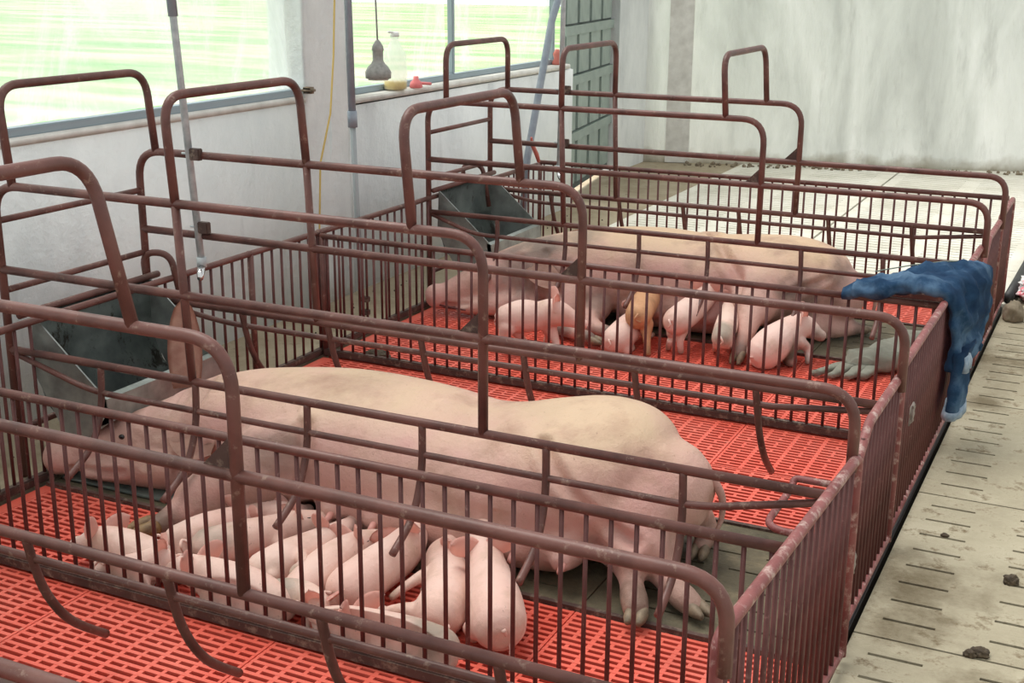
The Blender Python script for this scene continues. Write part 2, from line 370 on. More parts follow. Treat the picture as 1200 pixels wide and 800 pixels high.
# rough pillar between the windows
bm = new(); bmesh.ops.create_cube(bm, size=1); 
bmesh.ops.subdivide_edges(bm, edges=bm.edges[:], cuts=14, use_grid_fill=True)
for v in bm.verts:
    p = Vector((XW-.098+v.co.x*.205, 5.16+v.co.y*.36, 1.3+v.co.z*2.7)); 
    nn = noise.noise_vector(p*9)*.010+noise.noise_vector(p*30)*.005; v.co = p+Vector((nn.x, nn.y*1.6, 0))
tag(obj('trim_1', bm, 'wall', None, True), kind='structure')
# sills
for i, (y0, y1, z) in enumerate(((-1.5, 4.98, 1.00), (5.34, 8.05, .955))):
    bm = new(); bbox(bm, XW-.15, XW+.008, y0, y1, z-.012, z+.018, bev=.005)
    tag(obj('trim_%d' % (i+2), bm, 'sill', None, True), kind='structure')
# windows: metal frame with plastic film
def window(name, y0, y1, z0, mull, film, XW=XW):
    r = root(name, (XW-.10, (y0+y1)/2, z0)); tag(r, kind='structure')
    bm = new(); bbox(bm, XW-.125, XW-.075, y0, y1, z0+.018, z0+.05, bev=.004); obj('bottom_rail', bm, 'frame', r, False)
    for y in mull:
        bm = new(); bbox(bm, XW-.12, XW-.085, y-.014, y+.014, z0+.05, 2.45, bev=.004); obj('mullion', bm, 'frame', r, False)
    bm = new(); bbox(bm, XW-.125, XW-.075, y0, y1, 2.45, 2.5, bev=.004); obj('top_rail', bm, 'frame', r, False)
    # wrinkled film
    ys = [y0] + [m for m in mull if y0+.1 < m < y1-.1] + [y1]
    for a, b in zip(ys, ys[1:]):
        bm = new(); nx = max(4, int((b-a)*14)); nz = 22; g = []
        for i in range(nx+1):
            row = []
            for j in range(nz+1):
                y = a+.015+(b-a-.03)*i/nx; z = z0+.05+(2.43-z0)*j/nz
                q = noise.noise(Vector((y*1.7, z*2.3, 3)))*.035+noise.noise(Vector((y*5+z*4, z*2, 1)))*.012
                row.append(bm.verts.new((XW-.135+q*.5, y, z)))
            g.append(row)
        for i in range(nx):
            for j in range(nz): bm.faces.new((g[i][j], g[i+1][j], g[i+1][j+1], g[i][j+1]))
        bmesh.ops.solidify(bm, geom=bm.faces[:], thickness=.0012)
        obj('film_pane', bm, film, r, True)
window('window_1', -1.5, 4.97, 1.00, (-1.48, 1.2), 'film', XW+.065)
window('window_2', 5.35, 8.0, .955, (6.58, 7.98), 'film_thin')
# roof-height beam over the windows, out of view, carries the pipes
bm = new(); bbox(bm, XW-.18, XW+.02, -1.5, 11, 2.5, 2.75, bev=.01); tag(obj('trim_4', bm, 'wall', None, False), kind='structure')
# unseen low walls added to cut low-angle light, open band above them
bm = new(); box(bm, 2.9, 3.05, -2.5, 12.6, -.3, 1.9); tag(obj('wall_right_unseen', bm, 'wall', None, False), kind='structure')
bm = new(); box(bm, -4.0, 3.05, -2.65, -2.5, -.3, 1.9); tag(obj('wall_front_unseen', bm, 'wall', None, False), kind='structure')
bm = new(); box(bm, -3.9, 2.9, -2.5, -.6, -.12, -.004); box(bm, 1.75, 2.9, -.6, 12.6, -.12, -.004); obj('concrete_strip', bm, 'aisle', floor, False)
# unseen translucent roof added to dim the inside, passes about half the daylight
k = N('roof_light_filter'); t = k.t; tr = k.n('ShaderNodeBsdfTransparent'); tr.inputs[0].default_value = (.56, .56, .55, 1); df = k.n('ShaderNodeBsdfTranslucent'); df.inputs[0].default_value = (.5, .5, .5, 1)
mx = k.n('ShaderNodeMixShader'); mx.inputs[0].default_value = .15; k.L(tr.outputs[0], mx.inputs[1]); k.L(df.outputs[0], mx.inputs[2]); k.L(mx.outputs[0], t.nodes['Material Output'].inputs[0]); M['roof'] = k.m
bm = new(); nx_ = 120
rv = [(bm.verts.new((-4.0+8*i/nx_, -2.5, 2.9+.02*math.sin(i*1.7))), bm.verts.new((-4.0+8*i/nx_, 12.8, 2.9+.02*math.sin(i*1.7)))) for i in range(nx_+1)]
for a, b in zip(rv, rv[1:]): bm.faces.new((a[0], b[0], b[1], a[1]))
tag(obj('ceiling_light_filter', bm, 'roof'), kind='structure')
# back wall (slightly skew to the pens)
A = Vector((-3.95, 10.32, 0)); B = Vector((1.9, 12.15, 0)); d = (B-A).normalized(); nrm = Vector((-d.y, d.x, 0))
bm = new(); L = (B-A).length; g = []
nu, nv = 60, 24
for i in range(nu+1):
    row = []
    for j in range(nv+1):
        p = A+d*(L*i/nu)+Vector((0, 0, -.1+3.1*j/nv)); row.append(bm.verts.new(p+nrm*(noise.noise(p*1.5)*.02)))
    g.append(row)
for i in range(nu):
    for j in range(nv): bm.faces.new((g[i][j], g[i+1][j], g[i+1][j+1], g[i][j+1]))
ret = bmesh.ops.solidify(bm, geom=bm.faces[:], thickness=.15)
tag(obj('wall_back', bm, 'backwall', None, True, origin=(0, 0, 0)), kind='structure')
# pale plaster band at the left end of the back wall and its footing of crumbled plaster
bm = new(); q0 = A+d*.34-nrm*.03; prism(bm, [q0, q0+d*.2, q0+d*.2+Vector((0, 0, 2.6)), q0+Vector((0, 0, 2.6))], nrm*.03); tag(obj('trim_5', bm, 'sill', None, False), kind='structure')
# wall between the door and the back wall
bm = new(); box(bm, -3.98, -3.80, 9.72, 10.45, -.3, 2.75); tag(obj('wall_corner', bm, 'wall', None, False), kind='structure')
# grey-green steel door, standing open against the corner
dr = root('door_1', (-3.66, 8.95, 0)); tag(dr, kind='structure')
DA, DB = Vector((-3.63, 8.22, 0)), Vector((-3.93, 10.05, 0)); dd = (DB-DA).normalized(); dn = Vector((dd.y, -dd.x, 0)); DL = (DB-DA).length
def dbox(a, b, z0, z1, t0, t1):
    bm = new(); p = [DA+dd*a+dn*t0, DA+dd*b+dn*t0, DA+dd*b+dn*t1, DA+dd*a+dn*t1]; prism(bm, [q+Vector((0, 0, z0)) for q in p], (0, 0, z1-z0)); return bm
obj('backing_sheet', dbox(0, DL, .03, 2.3, -.012, 0), 'doord', dr, False)
zs = (.03, .42, .82, 1.17, 1.52, 1.95)
cw = DL/5
for i in range(5):
    for j, (a, b) in enumerate(zip(zs, zs[1:])):
        o = obj('door_panel', dbox(cw*i+.045, cw*(i+1)-.03, a+.05, b-.03, 0, .018), 'door', dr, False)
for i, z in enumerate(zs[1:-1]): obj('cross_rail', dbox(0, DL, z-.03, z+.035, 0, .028), 'door', dr, False)
obj('edge_post', dbox(DL-.05, DL+.02, .0, 2.3, -.02, .04), 'galv', dr, False)
bm = new(); tube(bm, [DA+dd*(DL-.08)+dn*.02+Vector((0, 0, 1.0)), DA+dd*(DL-.08)+dn*.08+Vector((0, 0, 1.0))], .03); obj('door_handle', bm, 'black', dr)

# ------------------------------------------------------------------ outside
bm = new(); box(bm, -60, XW-.3, -30, 60, -.5, -.3); tag(obj('ground', bm, 'grass', None, False), kind='structure')
def tarp(c, sx, sy, h, seed, label):
    bm = new(); n = 30; g = []
    for i in range(n+1):
        row = []
        for j in range(n+1):
            u, v = i/n*2-1, j/n*2-1; r = max(0, 1-(u*u+v*v)**.5); p = Vector((c[0]+u*sx, c[1]+v*sy, 0))
            z = -.29+h*(r**.6)*(1+.4*noise.noise(Vector((u*2.5, v*2.5, seed))))+.05*noise.noise(p*3)*min(1, r*4); row.append(bm.verts.new((p.x, p.y, max(-.295, z))))
        g.append(row)
    for i in range(n):
        for j in range(n): bm.faces.new((g[i][j], g[i+1][j], g[i+1][j+1], g[i][j+1]))
    bmesh.ops.solidify(bm, geom=bm.faces[:], thickness=.01)
    tag(obj('tarpaulin', bm, 'tarp'), label, 'tarpaulin')
tarp((-6.0, 8.0, 0), 1.1, .8, .3, 1, 'white sheet heap on the ground seen through the right window above the hanging lamp')
tarp((-8.6, 4.4, 0), 1.9, 2.2, .35, 5, 'large white sheet on the ground behind the plastic of the left window')
for i, (x, y, s) in enumerate(((-5.4, 3.0, .5), (-5.2, 4.3, .4), (-6.0, 5.9, .45))):
    lab = ('low pale green weeds outside the left window, nearest the frame edge', 'low pale green weeds outside the left window, beside the galvanised drinker pipe', 'low pale green weeds outside, just left of the rough pillar')[i]
    bm = new(); rnd = random.Random(i)
    for q in range(150):
        a = rnd.uniform(0, 6.28); r = rnd.uniform(0, s); h = rnd.uniform(.1, .5)*(1.1-r/s); b = Vector((x+math.cos(a)*r, y+math.sin(a)*r, -.3)); t = b+Vector((rnd.uniform(-.12, .12), rnd.uniform(-.12, .12), h)); w = Vector((rnd.uniform(-1, 1), rnd.uniform(-1, 1), 0)).normalized()*.018
        v = [bm.verts.new(p) for p in (b-w*.4, b+w*.4, (b+t)/2+w, t, (b+t)/2-w)]; bm.faces.new((v[0], v[1], v[2], v[4])); bm.faces.new((v[4], v[2], v[3]))
    tag(obj('weed_clump', bm, 'leaf', None, False), lab, 'weeds')

# ------------------------------------------------------------------ pens: fences and gates
def one(name, src_bm, mat, parent, **k): return obj(name, src_bm, mat, parent, **k)
def bars_x(parent, xs, y, z0, z1, r=.0056):
    src = None
    for x in xs:
        if src is None: bm = new(); tube(bm, [(x, y, z0), (x, y, z1)], r, 8); src = obj('bar', bm, 'bar', parent); z = z0
        else: link_copy(src, parent, (x, y, z0))
def fence_x(y, zt, label, x1=XA):
    r = root('partition_fence', ((XH+x1)/2, y, 0)); tag(r, label, 'fence', None)
    bm = new(); tube(bm, [(XH, y, zt), (x1-.012, y, zt)], .012, 12); obj('top_rail', bm, 'pipe', r)
    bm = new(); bbox(bm, XH, x1-.02, y-.014, y+.014, .004, .034, bev=.004); obj('bottom_beam', bm, 'beam', r, False)
    bm = new(); tube(bm, [(XH, y, .115), (x1-.02, y, .115)], .010, 10)
    bars_x(r, [XH+.03+.0565*i for i in range(int((x1-XH-.04)/.0565)+1)], y, .03, zt-.004)
    bm = new(); tube(bm, [(XH+.005, y, 0), (XH+.005, y, zt)], .012, 10); obj('end_post', bm, 'pipe', r)
    return r
fence_x(P1, .512, 'low maroon barred fence nearest the camera, just in front of the piglet huddle')
fence_x(P2, .52, 'low maroon barred fence in the middle, between the front and rear sow pens')
fence_x(P3, .548, 'farthest low maroon barred fence, in front of the pale slabs')
# head fence along the wall
r = root('head_fence', (XH-.02, 4, 0)); tag(r, 'long low maroon barred fence along the window wall at the feed troughs', 'fence')
XF = XH-.02
bm = new(); tube(bm, [(XF, .3, .53), (XF, P3+.01, .53)], .012, 12); obj('top_rail', bm, 'pipe', r)
bm = new(); bbox(bm, XF-.014, XF+.014, .3, P3+.01, .004, .032, bev=.004); obj('bottom_beam', bm, 'beam', r, False)
src = None; y = .34
while y < P3:
    if not (C1[0]+.03 < y < C1[1]-.02 or C2[0]+.03 < y < C2[1]-.02):
        if src is None: bm = new(); tube(bm, [(XF, y, .03), (XF, y, .525)], .0056, 8); src = obj('bar', bm, 'bar', r)
        else: link_copy(src, r, (XF, y, .03))
    y += .0625
for y in (P1, P2, C1[1]+.45):
    bm = new(); tube(bm, [(XF, y+.02, 0), (XF, y+.02, .54)], .012, 10); obj('post', bm, 'pipe', r)
# aisle gates
def gate(name, a, b, zt, label, cat='gate', r0=0., r1=0., zb=.02, post_ends=True, clip=False):
    a = Vector(a+(0,)); b = Vector(b+(0,)); d = (b-a).normalized(); L = (b-a).length
    r = root(name, ((a.x+b.x)/2, (a.y+b.y)/2, 0)); tag(r, label, cat)
    P = lambda s, z: a+d*s+Vector((0, 0, z))
    path = [P(0, zb)]
    if r0: path += [P(0, zt-r0), P(r0*.25, zt-r0*.45), P(r0, zt)]
    else: path += [P(0, zt)]
    if r1: path += [P(L-r1, zt), P(L-r1*.25, zt-r1*.45), P(L, zt-r1)]
    else: path += [P(L, zt)]
    path += [P(L, zb)]
    bm = new(); tube(bm, fillet(path, .03), .0125, 12); obj('frame', bm, 'gatepaint', r)
    bm = new(); tube(bm, [P(0, zb+.012), P(L, zb+.012)], .011, 10); obj('bottom_rail', bm, 'gatepaint', r)
    n = int(L/.046); src = None
    for i in range(1, n):
        s = L*i/n; zz = zt
        if r0 and s < r0: zz = zt-.6*r0*(1-s/r0)**1.6
        if r1 and L-s < r1: zz = zt-.6*r1*(1-(L-s)/r1)**1.6
        if src is None or abs(zz-zt) > .001:
            bm = new(); tube(bm, [P(s, zb+.01), P(s, zz-.004)], .0056, 8); o = obj('bar', bm, 'bar', r)
            if abs(zz-zt) <= .001: src = o
        else: q = P(s, zb+.01); link_copy(src, r, q)
    return r
g0 = gate('crate_gate', (-.50, 1.15), (-.50, 1.765), .53, 'maroon barred gate of the nearest crate, its corner poking up at the bottom edge', r0=.1, r1=.1)
g1 = gate('side_panel', (-.52, 1.86), (-.480, 2.80), .530, 'faded maroon barred end panel nearest the camera, closing the piglet huddle side', 'gate')
g2 = gate('crate_gate', (-.505, 2.845), (-.500, 3.50), .53, 'maroon barred gate behind the front sow with its near corner sloped off', r0=.2, r1=.05)
g3 = gate('side_panel', (-.507, 3.54), (-.505, 5.34), .535, 'long maroon barred end panel with the denim trousers over it', 'gate')
g4 = gate('crate_gate', (-.500, 5.40), (-.500, 6.02), .53, 'maroon barred gate behind the rear sow, past the denim trousers', r0=.14, r1=.04)
g5 = gate('side_panel', (-.505, 6.05), (-.505, 6.58), .535, 'farthest short barred end panel beside the black hose', 'gate')
# sill under the gates, coloured black as the shadow in the gap
bm = new(); bbox(bm, -.535, -.50, .2, 6.62, -.09, -.012, bev=.004); tag(obj('trim_6', bm, 'black', None, False), kind='structure')

# ------------------------------------------------------------------ farrowing crates
def crate(C, zt, zm, zb, xa, xp, lowx, near_f, far_f, label, arches, xh=-3.07, gs=.06, xm=-.49):
    """zt/zm/zb: (near, far) heights of top, middle, bottom rails"""
    r = root('farrowing_crate', (-1.8, (C[0]+C[1])/2, 0)); tag(r, label, 'crate')
    for s in (0, 1):
        y = C[s]; sg = -1 if s == 0 else 1
        bm = new(); tube(bm, fillet([(xh, y, .0), (xh, y, zt[s]), (xp, y, zt[s]), (xp, y, zb[s])], .10, 8), .0135, 12); obj('top_rail', bm, 'pipe', r)
        bm = new(); tube(bm, fillet([(xh, y, zm[s]), (xm, y, zm[s]), (xm, y, .50)], .085, 8), .0135, 12); obj('middle_rail', bm, 'pipe', r)
        bm = new(); tube(bm, [(xh, y, zb[s]), (-.53, y, zb[s])], .0125, 12); obj('bottom_rail', bm, 'pipe', r)
        zl = zb[s]-.085 if s == 0 else zb[s]-.055
        yl = y+sg*.012
        bm = new(); tube(bm, fillet([(xh+.01, y, zb[s]-.01), (-2.78, yl, zl), (-.84, yl, zl), (-.55, y, zb[s]-.02)], .08, 6), .0095, 10); obj('lower_rail', bm, 'pipe', r)
        for xx in (arches[1][0],):
            bm = new(); tube(bm, [(xx+.02, y, zb[s]), (xx, y, zt[s])], .0125, 10); obj('post', bm, 'pipe', r)
        for xf in (near_f, far_f)[s]:
            hh = (.0, .10, .155, .22) ; zf = zb[s]
            pts = [(xf, y, zf), (xf+.01, y+sg*.025, zf-.13), (xf+.015, y+sg*.085, zf-.235), (xf+.015, y+sg*.19, zf-.30 if s == 0 else zf-.325)]
            # smooth
            P = [Vector(p) for p in pts]; path = []
            for i in range(len(P)-1):
                p0, p1, p2, p3 = P[max(i-1, 0)], P[i], P[i+1], P[min(i+2, 3)]
                for t in range(5):
                    t /= 5; path.append(.5*((2*p1)+(p2-p0)*t+(2*p0-5*p1+4*p2-p3)*t*t+(3*p1-p0-3*p2+p3)*t**3))
            path.append(P[3]); bm = new(); tube(bm, path, .0105, 10); obj('finger_bar', bm, 'pipe', r)
        # gusset plate at the front of the end post
        bm = new(); prism(bm, [(xp-.012, y-.003, zm[s]+.008), (xp-gs-.012, y-.003, zm[s]+.008), (xp-.012, y-.003, zm[s]+gs+.008)], (0, .006, 0)); obj('gusset', bm, 'beam', r, False)
    for xr in arches:
        bm = new(); tube(bm, fillet([(xr[0], C[0], zt[0]), (xr[1], C[0], 1.25), (xr[1], C[1], 1.25), (xr[0], C[1], zt[1])], .085, 8), .0135, 12); obj('arch', bm, 'pipe', r)
    for z in (.84, .62):
        bm = new(); tube(bm, [(xh, C[0], z), (xh, C[1], z)], .0105, 10); obj('head_bar', bm, 'pipe', r)
    # bottom foot rail behind the trough
    bm = new(); tube(bm, [(xh, C[0], .16), (xh, C[1], .16)], .0105, 10); obj('head_bar', bm, 'pipe', r)
    return r
crate(C0, (.935, .932), (.64, .668), (.42, .42), None, -1.455, 0, (-2.7, -2.0, -1.3), (-2.74, -2.39, -2.035, -1.65, -1.277, -.9), 'empty maroon pipe crate nearest the camera, cut off by the frame', [(-1.685, -1.765), (-2.42, -2.44)], gs=.07)
crate(C1, (.953, .98), (.688, .703), (.43, .452), None, -1.435, 0, (-2.743, -2.38, -1.988, -1.618, -1.254, -.888), (-2.705, -2.35, -1.992, -1.626, -1.259, -.889), 'maroon pipe crate around the front sow and her piglets', [(-3.035, -3.06), (-2.41, -2.43), (-1.64, -1.665)], xh=-3.115)
crate(C2, (.99, .996), (.715, .728), (.462, .48), None, -1.41, 0, (-2.66, -2.31, -1.95, -1.63, -1.22, -.88), (-2.681, -2.304, -1.967, -1.686, -1.254, -.874), 'maroon pipe crate around the rear sow', [(-2.93, -2.93), (-2.34, -2.34), (-1.58, -1.60)], xh=-3.03)
# bent latch loops on the crate gates
def loop(x0, ya, yb, zl, label):
    bm = new(); tube(bm, fillet([(-.505, yb, zl), (x0, yb, zl), (x0, yb-.02, zl-.02), (x0, ya, zl-.02), (-.505, ya, zl-.02)], .07, 6), .010, 10)
    tag(obj('stop_loop', bm, 'gatepaint'), label, 'bar')
loop(-.72, 2.93, 3.24, .27, 'bent pipe loop on the gate behind the front sow')
loop(-.73, 5.52, 5.80, .30, 'bent pipe loop on the gate behind the rear sow, beside the denim')

# ------------------------------------------------------------------ feed troughs
def trough(C, x0, dz, label):
    r = root('feed_trough', (x0, (C[0]+C[1])/2, 0)); tag(r, label, 'trough')
    y0, y1 = C[0]+.045, C[1]-.045
    prof = [(x0-.16, .54+dz), (x0+.12, .30+dz), (x0+.13, .225+dz), (x0+.04, .16+dz), (x0-.06, .15+dz), (x0-.17, .34+dz)]
    for y in (y0, y1-.006):
        bm = new(); prism(bm, [(x, y, z) for x, z in prof], (0, .006, 0)); obj('side_plate', bm, 'steel_l', r, False)
    # curved inner back
    pts = [(x0-.16, .54+dz), (x0-.165, .36+dz), (x0-.13, .25+dz), (x0-.07, .19+dz), (x0+.02, .17+dz), (x0+.08, .20+dz)]
    bm = new(); n = []
    for x, z in pts: n.append((bm.verts.new((x, y0, z)), bm.verts.new((x, y1, z))))
    for a, b in zip(n, n[1:]): bm.faces.new((a[0], a[1], b[1], b[0]))
    bmesh.ops.solidify(bm, geom=bm.faces[:], thickness=.005); obj('curved_back', bm, 'steel', r)
    bm = new(); prism(bm, [(x0+.08, y0, .20+dz), (x0+.13, y0, .225+dz), (x0+.125, y0, .30+dz), (x0+.10, y0, .305+dz), (x0+.11, y0, .235+dz)], (0, y1-y0, 0)); obj('front_lip', bm, 'steel_l', r, False)
    bm = new(); tube(bm, [(x0-.165, C[0]-.0, .545+dz), (x0-.165, C[1], .545+dz)], .012, 10); obj('hanging_rail', bm, 'pipe', r)
    return r
trough(C1, -2.90, .0, 'grey steel feed trough above the front sow, dirty inside')
trough(C2, -2.84, .02, 'grey steel feed trough above the rear sow')
# bent hooks behind the rear trough and the front trough
for (y, lab) in ((5.86, 'bent maroon hook on the head fence at the rear trough'), (3.46, 'bent maroon hook on the head fence at the front trough')):
    bm = new(); tube(bm, fillet([(-3.10, y-.05, .42), (-3.12, y-.05, .62), (-3.02, y-.02, .62), (-2.99, y, .40)], .05, 8), .012, 10)
    tag(obj('bent_hook', bm, 'pipe'), lab, 'hook')

# ------------------------------------------------------------------ drinker pipes, drain pipes, wire, lamp, bottle
def drinker(x0, x1, y, z1, label, brackets, sleeve):
    r = root('drinker_pipe', (x1, y, z1)); tag(r, label, 'water pipe')
    top = Vector((x0, y, 2.5)); bot = Vector((x1, y, z1)); bm = new(); tube(bm, [top, bot], .0125, 12); obj('pipe', bm, 'galv', r)
    if sleeve:
        t = (top.z-1.435)/(top.z-bot.z); p = top.lerp(bot, t); bm = new(); tube(bm, [top+Vector((0, 0, 0)), p], .0165, 12); obj('sleeve', bm, 'pvc', r)
    bm = new(); tube(bm, [bot+Vector((0, 0, .03)), bot-Vector((0, 0, .005))], .017, 12); obj('coupling', bm, 'galv', r)
    bm = new(); tube(bm, [bot, bot+Vector((.018, -.03, -.018)), bot+Vector((.035, -.055, -.03))], [.013, .014, .010], 12); n = obj('nipple', bm, 'chrome', r)
    for z in brackets:
        t = (top.z-z)/(top.z-bot.z); p = top.lerp(bot, t)
        bm = new(); bbox(bm, p.x+.008, p.x+.05, p.y-.012, p.y+.012, z-.02, z+.02, bev=.003); cl = obj('clamp', bm, 'beam', r, False)
        bm = new(); tube(bm, [(p.x+.02, p.y, z), (p.x-.03, p.y, z)], .004, 8); obj('clamp_bolt', bm, 'galv', cl)
    return r
drinker(-2.975, -2.852, C1[1]-.015, .60, 'galvanised drinker pipe with a chrome nipple hanging over the front crate', (.985, .735), True)
drinker(-2.61, -2.63, C2[1]-.012, .60, 'pale thin drinker pipe hanging over the rear crate', (1.01, .745), False)
r = root('drain_pipe', (-3.05, 4.70, 0)); tag(r, 'blue grey plastic pipe running down past the rough pillar', 'pipe')
bm = new(); tube(bm, [(-3.05, 4.655, 2.5), (-3.05, 4.682, .96)], .0165, 14); obj('upper_pipe', bm, 'pvc', r)
bm = new(); tube(bm, [(-3.05, 4.681, 1.0), (-3.05, 4.683, .93)], .021, 14); obj('coupling', bm, 'pvc', r)
bm = new(); tube(bm, [(-3.05, 4.682, .96), (-3.05, 4.72, .04)], .0125, 12); obj('lower_pipe', bm, 'pvc2', r)
for z in (.16, .10):
    bm = new(); bbox(bm, -3.045, -3.01, 4.70, 4.725, z-.012, z+.012, bev=.002); obj('clamp', bm, 'beam', r, False)
bm = new(); tube(bm, [(-3.1, 7.75, 2.5), (-3.1, 6.86, 1.30), (-3.1, 6.55, .55), (-3.1, 6.50, .25)][:4], .021, 14)
tag(obj('leaning_pipe', bm, 'pvc'), 'grey plastic pipe leaning at a slant near the steel door', 'pipe')
bm = new(); tube(bm, [(-3.36, 5.04, 2.5), (-3.355, 5.03, 1.45), (-3.35, 5.0, 1.2), (-3.33, 4.93, .95), (-3.34, 4.85, .73), (-3.36, 4.86, .5), (-3.37, 4.84, .1), (-3.36, 4.80, .01)], .0045, 8)
tag(obj('yellow_wire', bm, 'yellow'), 'thin yellow wire hanging down in front of the rough pillar', 'wire')
r = root('hanging_lamp', (-3.38, 5.43, 1.07)); tag(r, 'grey lamp socket with a flared shade hanging on a cord in the right window', 'lamp')
bm = new(); tube(bm, [(-3.38, 5.40, 2.5), (-3.375, 5.405, 1.6), (-3.38, 5.425, 1.35), (-3.38, 5.43, 1.235)], .0045, 8); obj('cord', bm, 'lamp', r)
bm = new(); lathe(bm, (-3.38, 5.43, 1.07), [(.02, 0), (.062, .0), (.064, .03), (.05, .055), (.035, .07), (.026, .085), (.026, .13), (.03, .135), (.026, .155), (.012, .178), (.004, .185)], 24); obj('shade', bm, 'lamp', r)
bm = new(); lathe(bm, (-3.38, 5.43, 1.062), [(.02, 0), (.05, 0), (.05, .008), (.02, .008)], 24); obj('rim', bm, 'sill', r)
r = root('plastic_bottle', (-3.55, 5.83, .975)); tag(r, 'clear plastic bottle with a little yellow liquid on the right window sill', 'bottle')
bx = (-3.525, 5.83, .975)
bm = new(); lathe(bm, bx, [(.045, 0), (.06, .008), (.062, .05), (.056, .06), (.062, .07), (.062, .14), (.056, .15), (.062, .16), (.058, .19), (.034, .225), (.022, .25), (.020, .28)], 28); obj('body', bm, 'bottle', r)
bm = new(); lathe(bm, (bx[0], bx[1], bx[2]+.004), [(.042, 0), (.056, .006), (.058, .042), (.03, .043)], 28); obj('liquid', bm, 'liquid', r)
bm = new(); lathe(bm, (bx[0], bx[1], bx[2]+.272), [(.024, 0), (.024, .02), (.018, .024)], 20); tube(bm, [(bx[0], bx[1]-.06, bx[2]+.298), (bx[0], bx[1]+.03, bx[2]+.290)], .006, 8); obj('cap', bm, 'white', r)
bm = new(); lathe(bm, (-3.50, 6.0, .974), [(.03, 0), (.036, .004), (.03, .03), (.015, .045), (.014, .06), (.006, .062)], 16); tube(bm, [(-3.50, 6.0, 1.0), (-3.46, 6.09, .99)], .008, 8)
tag(obj('pink_nozzle', bm, 'pinkp'), 'small pink plastic nozzle beside the bottle on the sill', 'nozzle')
bm = new(); lathe(bm, (-3.54, 7.93, .974), [(.03, 0), (.034, .01), (.02, .04), (.028, .07), (.012, .10)], 14)
tag(obj('red_rag', bm, 'dullred'), 'small reddish rag on the far end of the window sill', 'rag')
bm = new(); tube(bm, spl0([(-2.985, 6.36, .70), (-3.0, 6.40, .66), (-2.99, 6.44, .60), (-2.985, 6.46, .555)]), [.006, .012, .013, .010], 8)
tag(obj('drinker_nipple', bm, 'dullred'), 'small red drinker nipple at the far corner of the rear pen', 'drinker')
bm = new(); bbox(bm, -3.50, -3.44, 4.94, 4.99, 1.03, 1.06, bev=.01); tag(obj('wall_bolt', bm, 'hoof', None, True), 'rusty bolt end at the corner of the left window', 'bolt')

# ------------------------------------------------------------------ aisle items
def lump(name, c, s, mat, label, cat, seed=0, flat=.5, f=6, amp=.35):
    bm = new(); bmesh.ops.create_icosphere(bm, subdivisions=4, radius=1)
    for v in bm.verts:
        n = v.co.normalized(); q = 1+amp*noise.noise(n*1.6+Vector((seed, 0, 0)))+amp*.6*noise.noise(n*f+Vector((0, seed, 0)))
        v.co = Vector((n.x*s[0]*q+c[0], n.y*s[1]*q+c[1], max(c[2]-s[2]*flat, c[2]+n.z*s[2]*q)))
    zmin = min(v.co.z for v in bm.verts)
    for v in bm.verts: v.co.z -= zmin+.002
    return tag(obj(name, bm, mat), label, cat)
lump('dung_lump', (-.185, 2.99, 0), (.022, .018, .014), 'dung', 'dark dung lump at the long joint of the aisle floor, nearest the camera', 'dung', 1)
lump('dung_lump', (-.205, 2.975, 0), (.014, .012, .012), 'dung', 'smaller dark dung lump touching the nearest one', 'dung', 2)
lump('dung_lump', (-.155, 3.43, 0), (.022, .018, .016), 'dung', 'dark dung lump in a floor slot near the right edge', 'dung', 3)
lump('dung_lump', (-.36, 3.66, 0), (.011, .01, .006), 'dung', 'tiny dark dung crumb beside the barred gate', 'dung', 4)
lump('dung_lump', (-2.80, 4.44, 0), (.06, .035, .018), 'dung', 'dark caked lump on the red floor at the left end of the middle fence', 'dung', 8)
lump('dung_lump', (-.40, 6.9, 0), (.02, .02, .012), 'dung', 'dark dung lump on the pale slabs beyond the fences', 'dung', 5)
lump('dung_lump', (-.53, 9.05, 0), (.03, .025, .014), 'dung', 'dark dung lump near the foot of the back wall', 'dung', 6)
lump('concrete_chunk', (-.425, 6.33, 0), (.045, .07, .06), 'block', 'broken concrete chunk under the black hose end', 'concrete chunk', 7, amp=.25)
bm = new(); tube(bm, [(-.475, 6.62, .03), (-.47, 7.0, .03), (-.46, 7.6, .03), (-.44, 8.6, .03)], [.028, .026, .026, .026], 14)
tag(obj('black_pipe', bm, 'black'), 'mud-spotted black pipe lying on the aisle at the right edge', 'pipe')
bm = new(); bmesh.ops.create_icosphere(bm, subdivisions=5, radius=1)
for v in bm.verts:
    n = v.co.normalized(); q = 1+.35*noise.noise(n*2.2)+.22*noise.noise(n*7); v.co = Vector((-.335+n.x*.10*q, 6.80+n.y*.22*q, max(.001, .06+n.z*.07*q)))
tag(obj('plastic_bag', bm, 'bag'), 'crumpled white and pink plastic bag on the aisle at the right edge', 'bag')
# plaster rubble at the foot of the back wall
bm = new(); rr = random.Random(5)
for i in range(260):
    s = rr.uniform(.5, 5.2); p = A+d*s-nrm*rr.uniform(.06, .22); q = rr.uniform(.006, .022)
    bmesh.ops.create_icosphere(bm, subdivisions=1, radius=q, matrix=Matrix.Translation((p.x, p.y, q*.3)))
tag(obj('plaster_rubble', bm, 'block', None, False), 'crumbled plaster along the foot of the back wall', 'rubble', kind='stuff')
bm = new()
for i in range(70):
    p = Vector((rr.uniform(-3.48, -3.08), rr.uniform(2.6, 8)**1.0, 0)); q = rr.uniform(.002, .006)
    bmesh.ops.create_icosphere(bm, subdivisions=1, radius=q, matrix=Matrix.Translation((p.x, p.y, -.004+q*.3)))
tag(obj('floor_litter', bm, 'dung', None, False), 'small dark crumbs on the strip of floor below the window wall', 'litter', kind='stuff')

